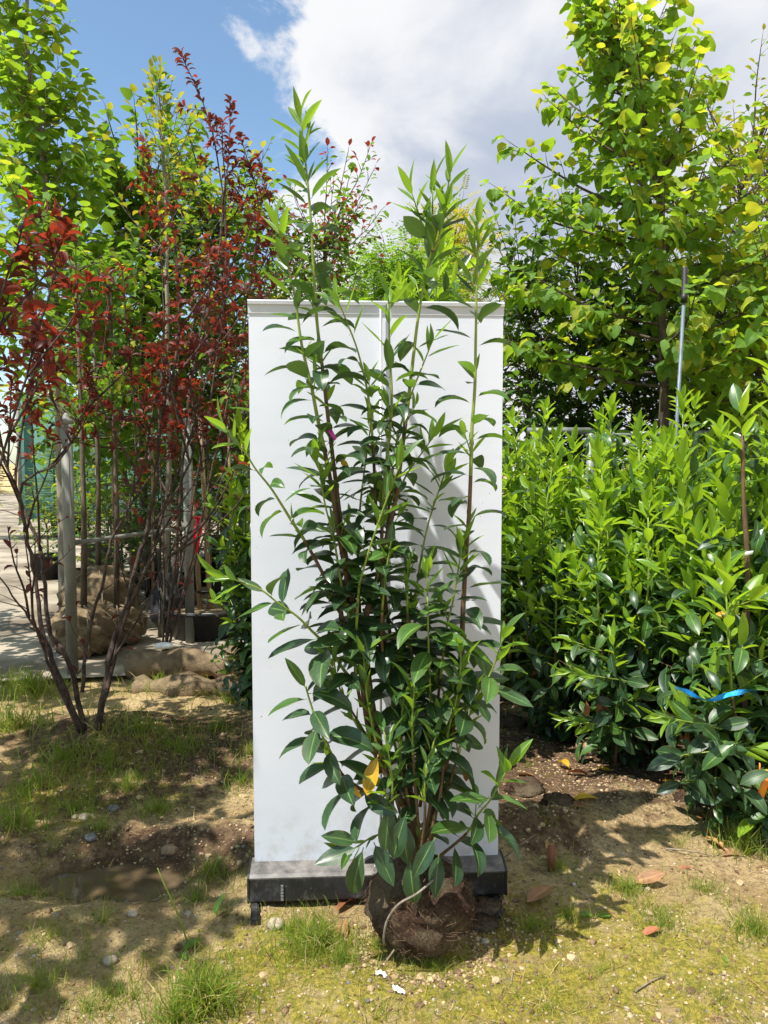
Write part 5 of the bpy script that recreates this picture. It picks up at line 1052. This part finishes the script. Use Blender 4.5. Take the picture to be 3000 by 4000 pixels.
# ================================================================== GROUND CLUTTER
rs = np.random.RandomState(4); rg = random.Random(4)
def blades(name, label, pts, sizes, keys, mats, mi, lean=.5):
    LV = Leaves()
    for (x, y), s, m in zip(pts, sizes, mi):
        d = Vector((rg.gauss(0, lean), rg.gauss(0, lean), 1)); n = Vector((rg.gauss(0, 1), rg.gauss(0, 1), .3)); LV.add(rg.choice(keys), (x, y, 0), d, n, s, m)
    o = np.array([l[1] for l in LV.L]); zz = H(o[:, 0], o[:, 1]) - .003; LV.L = [(l[0], (l[1][0], l[1][1], float(z)), *l[2:]) for l, z in zip(LV.L, zz)]
    fr = LV.frames(); me = bake(LV, range(len(LV.L)), fr, mats); ob = obj(name, me); tag(ob, label, 'grass', kind='stuff'); return ob
GM = [M['grass'], M['moss'], M['straw']]
# short mossy grass: scattered by the moss field
N = 60000; xs = rs.uniform(-1.7, 1.9, N); ys = 2.0 + 2.6 * rs.rand(N) ** 1.5; f = moss_field(xs, ys) + (fbm(xs * 9, ys * 9, 3) - .5) * .9 - .35 * np.clip(dirt_field(xs, ys) - .3, 0, 1)
ok = (f > .44) & (rs.rand(N) < np.clip((f - .38) * 2.2, 0, 1)) & (np.abs(xs / ys) < .56) & ~((np.abs(xs + .02) < .50) & (ys > 2.62) & (ys < 2.84)) & (H(xs, ys) > WATER_Z + .004)
pts = list(zip(xs[ok], ys[ok])); n = len(pts)
blades('grass', 'short mossy yellow-green grass growing in patches on the sand', pts, list(rs.uniform(.008, .026, n)), K_TUFT, GM, list(rs.choice([0, 1, 1, 1, 2], n)), .6)
# taller tufts
TU = [(1240, 3690, .14, 1500, .09), (1130, 3640, .07, 250, .06), (1330, 3760, .10, 500, .06), (800, 3930, .10, 700, .13), (700, 3990, .10, 400, .10), (1480, 3700, .06, 300, .05), (1700, 3780, .12, 260, .06), (2450, 3480, .09, 420, .07), (2180, 3390, .10, 300, .06),
      (2080, 3630, .10, 300, .06), (2220, 3580, .08, 220, .06), (720, 2640, .28, 330, .26), (800, 2560, .22, 160, .28), (640, 2700, .25, 300, .16), (560, 2850, .3, 350, .12), (120, 2700, .4, 700, .20), (40, 2850, .3, 500, .18), (250, 2960, .3, 350, .13), (300, 3160, .2, 260, .10), (60, 3230, .2, 400, .12),
      (620, 3170, .10, 260, .09), (500, 3080, .15, 260, .10), (820, 3420, .10, 350, .08), (760, 3520, .09, 200, .07), (980, 2950, .12, 120, .12), (940, 3060, .2, 120, .12), (900, 2750, .22, 140, .16), (2950, 3640, .12, 400, .09), (2900, 3320, .12, 350, .13), (2980, 3230, .10, 200, .15), (2750, 3480, .12, 260, .06),
      (2600, 3620, .2, 260, .05), (2350, 3800, .2, 260, .05), (2050, 3100, .06, 50, .07), (2060, 3000, .06, 30, .08), (2650, 3300, .15, 200, .05), (1750, 3900, .2, 300, .04), (2150, 3950, .3, 400, .05), (2800, 3900, .3, 420, .05), (150, 3850, .2, 420, .07), (350, 3950, .2, 320, .07), (400, 3350, .15, 160, .08), (430, 2980, .35, 420, .11), (700, 2930, .3, 300, .12), (850, 2850, .25, 240, .10), (150, 3080, .35, 420, .11), (200, 3660, .25, 300, .07), (520, 3900, .2, 260, .06), (80, 3500, .2, 260, .08), (560, 3760, .15, 160, .05), (900, 3750, .2, 200, .05), (1000, 3900, .2, 260, .05), (2080, 2600, .2, 220, .12), (1010, 3500, .06, 70, .05), (1270, 3500, .08, 60, .05), (950, 3470, .04, 50, .05), (400, 3600, .05, 60, .10), (1030, 3330, .06, 60, .06)]
for _ in range(46): TU.append((rg.uniform(0, 3000), 2850 + 1120 * rg.random(), rg.uniform(.08, .3), rg.randint(40, 150), rg.uniform(.03, .08)))
pts = []; sz = []; mi = []
for x, y, r, c, h in TU:
    q = G(x, y)
    for _ in range(c):
        a = rg.random() * 6.28; d = r * abs(rg.gauss(0, .55)) * (1 + .55 * math.sin(3 * a + x) + (.9 if rg.random() < .25 else 0)); u, v = q.x + math.cos(a) * d, q.y + math.sin(a) * d * .8
        if abs(u + .02) < .5 and 2.62 < v < 2.82: continue
        if Hs(u, v) < WATER_Z: continue
        pts.append((u, v)); sz.append(h * rg.uniform(.25, 1.2)); mi.append(0 if rg.random() < .70 else (1 if rg.random() < .7 else 2))
blades('grass', 'taller green grass tufts around the root ball and under the plum', pts, sz, K_BLADE, GM, mi, .42)
# dock weed and a few broad-leaved weeds
for i, (x, y, n, s, up) in enumerate(((700, 3720, 3, .075, .35), (830, 3590, 1, .10, 1.6), (2330, 3580, 3, .06, .3), (300, 3170, 4, .05, .5), (2840, 3770, 2, .035, .4))):
    q = G(x, y); LV = Leaves(); r5 = random.Random(i)
    for j in range(n): a = r5.random() * 6.28 + j; LV.add(r5.choice(K_DOCK), q, Vector((math.cos(a), math.sin(a), up)), Vector((0, -.3, 1)), s * r5.uniform(.8, 1.2), 0)
    t = thing('dock_weed', ['young dock weed with wavy pale green leaves on the sand', 'single upright dock leaf near the banner foot', 'broad-leaved weed in the shadow of the laurel', 'small leafy weed by the white stones', 'tiny round-leaved weed in the sunny moss'][i], 'weed', q, 'small weeds'); LV.build(t, [M['laurel_new']], n)
mb = MB(); q = G(735, 3690); mb.tube(spline([q, P(690, 3560, q.y - .02), P(640, 3450, q.y - .02), P(615, 3390, q.y)], 4), [.003] * 9 + [.0016] * 4, 5); tag(mb.build('grass_stalk', M['stem_green'], None, q), 'pale bent grass stalk leaning over the puddle edge', 'stalk')
# fallen laurel leaves
FL = [(1040 + 0, 3630, 0), (1310, 3580, .13), (1350, 3600, .12), (1420, 3560, .1), (2200, 3030, .13), (2225, 3010, .12), (2340, 3120, .13), (2390, 3020, .08), (2420, 3260, .07), (2470, 3460, .13), (2780, 3180, .13), (2900, 3200, .14), (2740, 3235, .12), (2650, 3060, .14), (2900, 3350, .13), (2160, 3470, .15), (2710, 3400, .08), (2090, 3040, .12), (2130, 3330, .10), (2590, 3640, .08), (1010, 2440 + 230, .10), (2840, 3340, .12), (2300, 3160, .08)]
LBL = ['curled brown laurel leaf lying on the sandy ground', 'orange and yellow fallen laurel leaf on the soil by the row']
for i, (x, y, s) in enumerate(FL[1:]):
    q = G(x, y); r6 = random.Random(i + 3); yel = i in (4, 5, 6, 8, 12); me = leaf_mesh(r6.choice(K_ARCH[:3] + K_FLAT), M['leaf_yellow' if yel and i != 8 else ('leaf_dead' if i % 3 == 0 else 'leaf_litter')])
    o = bpy.data.objects.new('fallen_leaf', me); col.objects.link(o); o.location = q + Vector((0, 0, .012)); o.scale = (s,) * 3; o.rotation_euler = (r6.uniform(-.15, .35), r6.uniform(-.5, .5), r6.random() * 6.28)
    tag(o, LBL[1] if yel else LBL[0], 'leaf', 'yellow fallen leaves' if yel else 'brown fallen leaves')
# pebbles
ICO = [(0, 0, 1), (.894, 0, .447), (.276, .851, .447), (-.724, .526, .447), (-.724, -.526, .447), (.276, -.851, .447), (.724, .526, -.447), (-.276, .851, -.447), (-.894, 0, -.447), (-.276, -.851, -.447), (.724, -.526, -.447), (0, 0, -1)]
ICF = [(0, 1, 2), (0, 2, 3), (0, 3, 4), (0, 4, 5), (0, 5, 1), (1, 6, 2), (2, 7, 3), (3, 8, 4), (4, 9, 5), (5, 10, 1), (2, 6, 7), (3, 7, 8), (4, 8, 9), (5, 9, 10), (1, 10, 6), (6, 11, 7), (7, 11, 8), (8, 11, 9), (9, 11, 10), (10, 11, 6)]
N = 3200; xs = rs.uniform(-1.8, 1.9, N); ys = 2.0 + 2.6 * rs.rand(N) ** 1.5; zz = H(xs, ys); r = rs.uniform(.0022, .0060, N) * np.where(rs.rand(N) < .05, 1.9, 1)
ic = np.array(ICO); W = ic[None] * r[:, None, None] * rs.uniform(.6, 1.25, (N, 12, 3)); W[:, :, 0] += xs[:, None]; W[:, :, 1] += ys[:, None]; W[:, :, 2] = W[:, :, 2] * .7 + zz[:, None]
Fp = (np.array(ICF)[None] + (np.arange(N) * 12)[:, None, None]).reshape(-1, 3)
me = new_mesh('pebbles', W.reshape(-1, 3), Fp, [M['stone'], M['slate']], mi=np.repeat((rs.rand(N) < .3).astype(int), 20)); tag(obj('pebbles', me), 'small pale and grey pebbles strewn over the sandy soil', 'pebbles', kind='stuff')
N = 26000; xs = rs.uniform(-1.8, 1.9, N); ys = 2.0 + 3.0 * rs.rand(N) ** 1.5; f = dirt_field(xs, ys) + (fbm(xs * 7, ys * 7, 3) - .5) * .8; ok = (rs.rand(N) < np.clip((f - .05) * 1.1, .06, 1)) & (H(xs, ys) > WATER_Z); xs, ys = xs[ok], ys[ok]; ra = rs.rand(900) * 6.283; rr_ = .165 + np.abs(rs.randn(900)) * .05; xs = np.concatenate([xs, rc.x + np.cos(ra) * rr_]); ys = np.concatenate([ys, rc.y + np.sin(ra) * rr_]); N = len(xs)
zz = H(xs, ys); r = rs.uniform(.0025, .0075, N) * np.where(rs.rand(N) < .05, 2.4, 1)
W = ic[None] * r[:, None, None] * rs.uniform(.55, 1.3, (N, 12, 3)); W[:, :, 0] += xs[:, None]; W[:, :, 1] += ys[:, None]; W[:, :, 2] = W[:, :, 2] * .75 + zz[:, None] + .001
Fp = (np.array(ICF)[None] + (np.arange(N) * 12)[:, None, None]).reshape(-1, 3)
tag(obj('soil_crumbs', new_mesh('soil_crumbs', W.reshape(-1, 3), Fp, [M['crumb'], M['sandcrumb']], mi=np.repeat((rs.rand(N) < .5).astype(int), 20), smooth=False)), 'loose brown crumbs of soil and sand strewn over the ground', 'soil', kind='stuff')
N = 2600; xs = rs.uniform(-1.8, 1.9, N); ys = 2.0 + 2.6 * rs.rand(N) ** 1.4; LV = Leaves(); zz = H(xs, ys)
for x, y, z in zip(xs, ys, zz):
    if z < WATER_Z: continue
    a = rg.random() * 6.28; LV.add(rg.choice(K_BLADE[:2]), (x, y, z + .004), Vector((math.cos(a), math.sin(a), rg.uniform(-.02, .2))), Vector((0, 0, 1)), rg.uniform(.02, .08), rg.choice((0, 0, 1)))
tag(obj('litter', bake(LV, range(len(LV.L)), LV.frames(), [M['straw'], M['leaf_litter']])), 'dry straw bits and stalks littering the sandy ground', 'litter', kind='stuff')
for i, (x, y, s, m, lb) in enumerate(((330, 3195, .022, 'stone', 'largest pale stone in the row by the puddle'), (295, 3195, .014, 'stone', 'small pale stone leaning on the larger white one'), (355, 3190, .013, 'stone', 'flat pale stone beside the larger white one'), (445, 3165, .024, 'slate', 'flat blue-grey stone behind the puddle'), (355, 3265, .022, 'slate', 'dark grey stone on the puddle bank'), (660, 3270, .030, 'stake', 'crumbling tan clod on the puddle bank'), (1075, 3620, .026, 'stone', 'pale faceted stone in front of the banner foot'), (520, 3575, .016, 'stone', 'pale stone at the puddle rim'), (735, 3572, .012, 'stone', 'small tan stone near the grass stalk'), (430, 3760, .020, 'stone', 'grey pebble among moss in the shade'), (1895, 3680, .012, 'stone', 'white chip in the shade beside the root ball'), (1965, 3400, .016, 'slate', 'grey stone beside the cassette end'))):
    q = G(x, y); tag(lumpy(q + Vector((0, 0, s * .35)), s * 1.2, s, s * .7, i + 20, .28, 14, 9).build('stone', M[m], None, q), lb, 'stone')
# clods of dug soil
for i, (x, y, s, lb) in enumerate(((2050, 3090, .075, 'dark clod of dug soil beside the banner edge'), (2180, 3140, .06, 'crumbly brown clod near the yellow fallen leaves'), (2330, 2930, .085, 'grey-brown root clod below the hanging dead leaves'), (2690, 3130, .06, 'brown clod at the edge of the row shade'), (1980, 2830, .09, 'shaded clod of earth behind the banner edge'), (1900, 3560, .05, 'reddish soil lump in the shadow of the root ball'), (1885, 3620, .04, 'small soil lump beside the root ball'))):
    q = G(x, y); tag(lumpy(q + Vector((0, 0, s * .15)), s * 1.3, s, s * .62, i + 40, .32, 30, 18, sc=3.2).build('soil_clod', M['rootball' if i != 2 else 'stake'], None, q), lb, 'clod')
# white paper scraps, stick, thin twigs
for i, (x, y, l) in enumerate(((1485, 3810, .022), (1555, 3870, .024))):
    q = G(x, y); V = []; F = []; r7 = random.Random(i); nn = 5
    for s in (0, 1):
        for a in range(nn + 1):
            for b_ in range(3): V.append((q.x + (a / nn - .5) * l * 1.6 + .004 * r7.random(), q.y + (b_ - 1) * l * .35 - (a / nn) * l * .8, q.z + .006 + .012 * r7.random() - s * .0015))
    k_ = 3 * (nn + 1)
    for a in range(nn):
        for b_ in range(2): c = a * 3 + b_; F += [(c, c + 3, c + 4, c + 1), (k_ + c + 1, k_ + c + 4, k_ + c + 3, k_ + c)]
    tag(MB().raw(V, F).build('paper_scrap', M['paper'], None, q), ['crumpled white paper scrap on the moss before the root ball', 'torn white paper strip lying lowest on the mossy sand'][i], 'paper scrap')
for i, (a, b_, lb) in enumerate((((1945, 3375), (2095, 3265), 'thin dry twig leaning up from the cassette end'), ((2480, 3880), (2600, 3820), 'dry twig lying on the sunny moss'), ((2600, 3320), (2780, 3350), 'dry twig below the fallen leaves'))):
    p0 = G(*a) + Vector((0, 0, .006)); p1 = (G(*b_) if i else P(b_[0], b_[1], p0.y + .05)) + Vector((0, 0, .008)); mb = MB(); mb.tube([p0, p0.lerp(p1, .5) + Vector((0, 0, .006)), p1], [.0035, .003, .0018], 5); tag(mb.build('twig', M['twig'], None, p0), lb, 'twig')
q = G(2155, 3400); mb = MB(); tag(mb.raw([tuple(q + Vector(v)) for v in ((-.014, 0, 0), (.014, 0, 0), (.015, .01, .10), (-.013, .01, .10), (-.014, .006, 0), (.014, .006, 0), (.015, .016, .10), (-.013, .016, .10))], [(0, 1, 2, 3), (7, 6, 5, 4), (0, 4, 5, 1), (1, 5, 6, 2), (2, 6, 7, 3), (3, 7, 4, 0)]).build('leaning_leaf', M['leaf_dead'], None, q), 'short reddish-brown dead leaf leaning in the shaded grass', 'peg')  # a dead brown leaf leaning on end, simplified to a thin slab
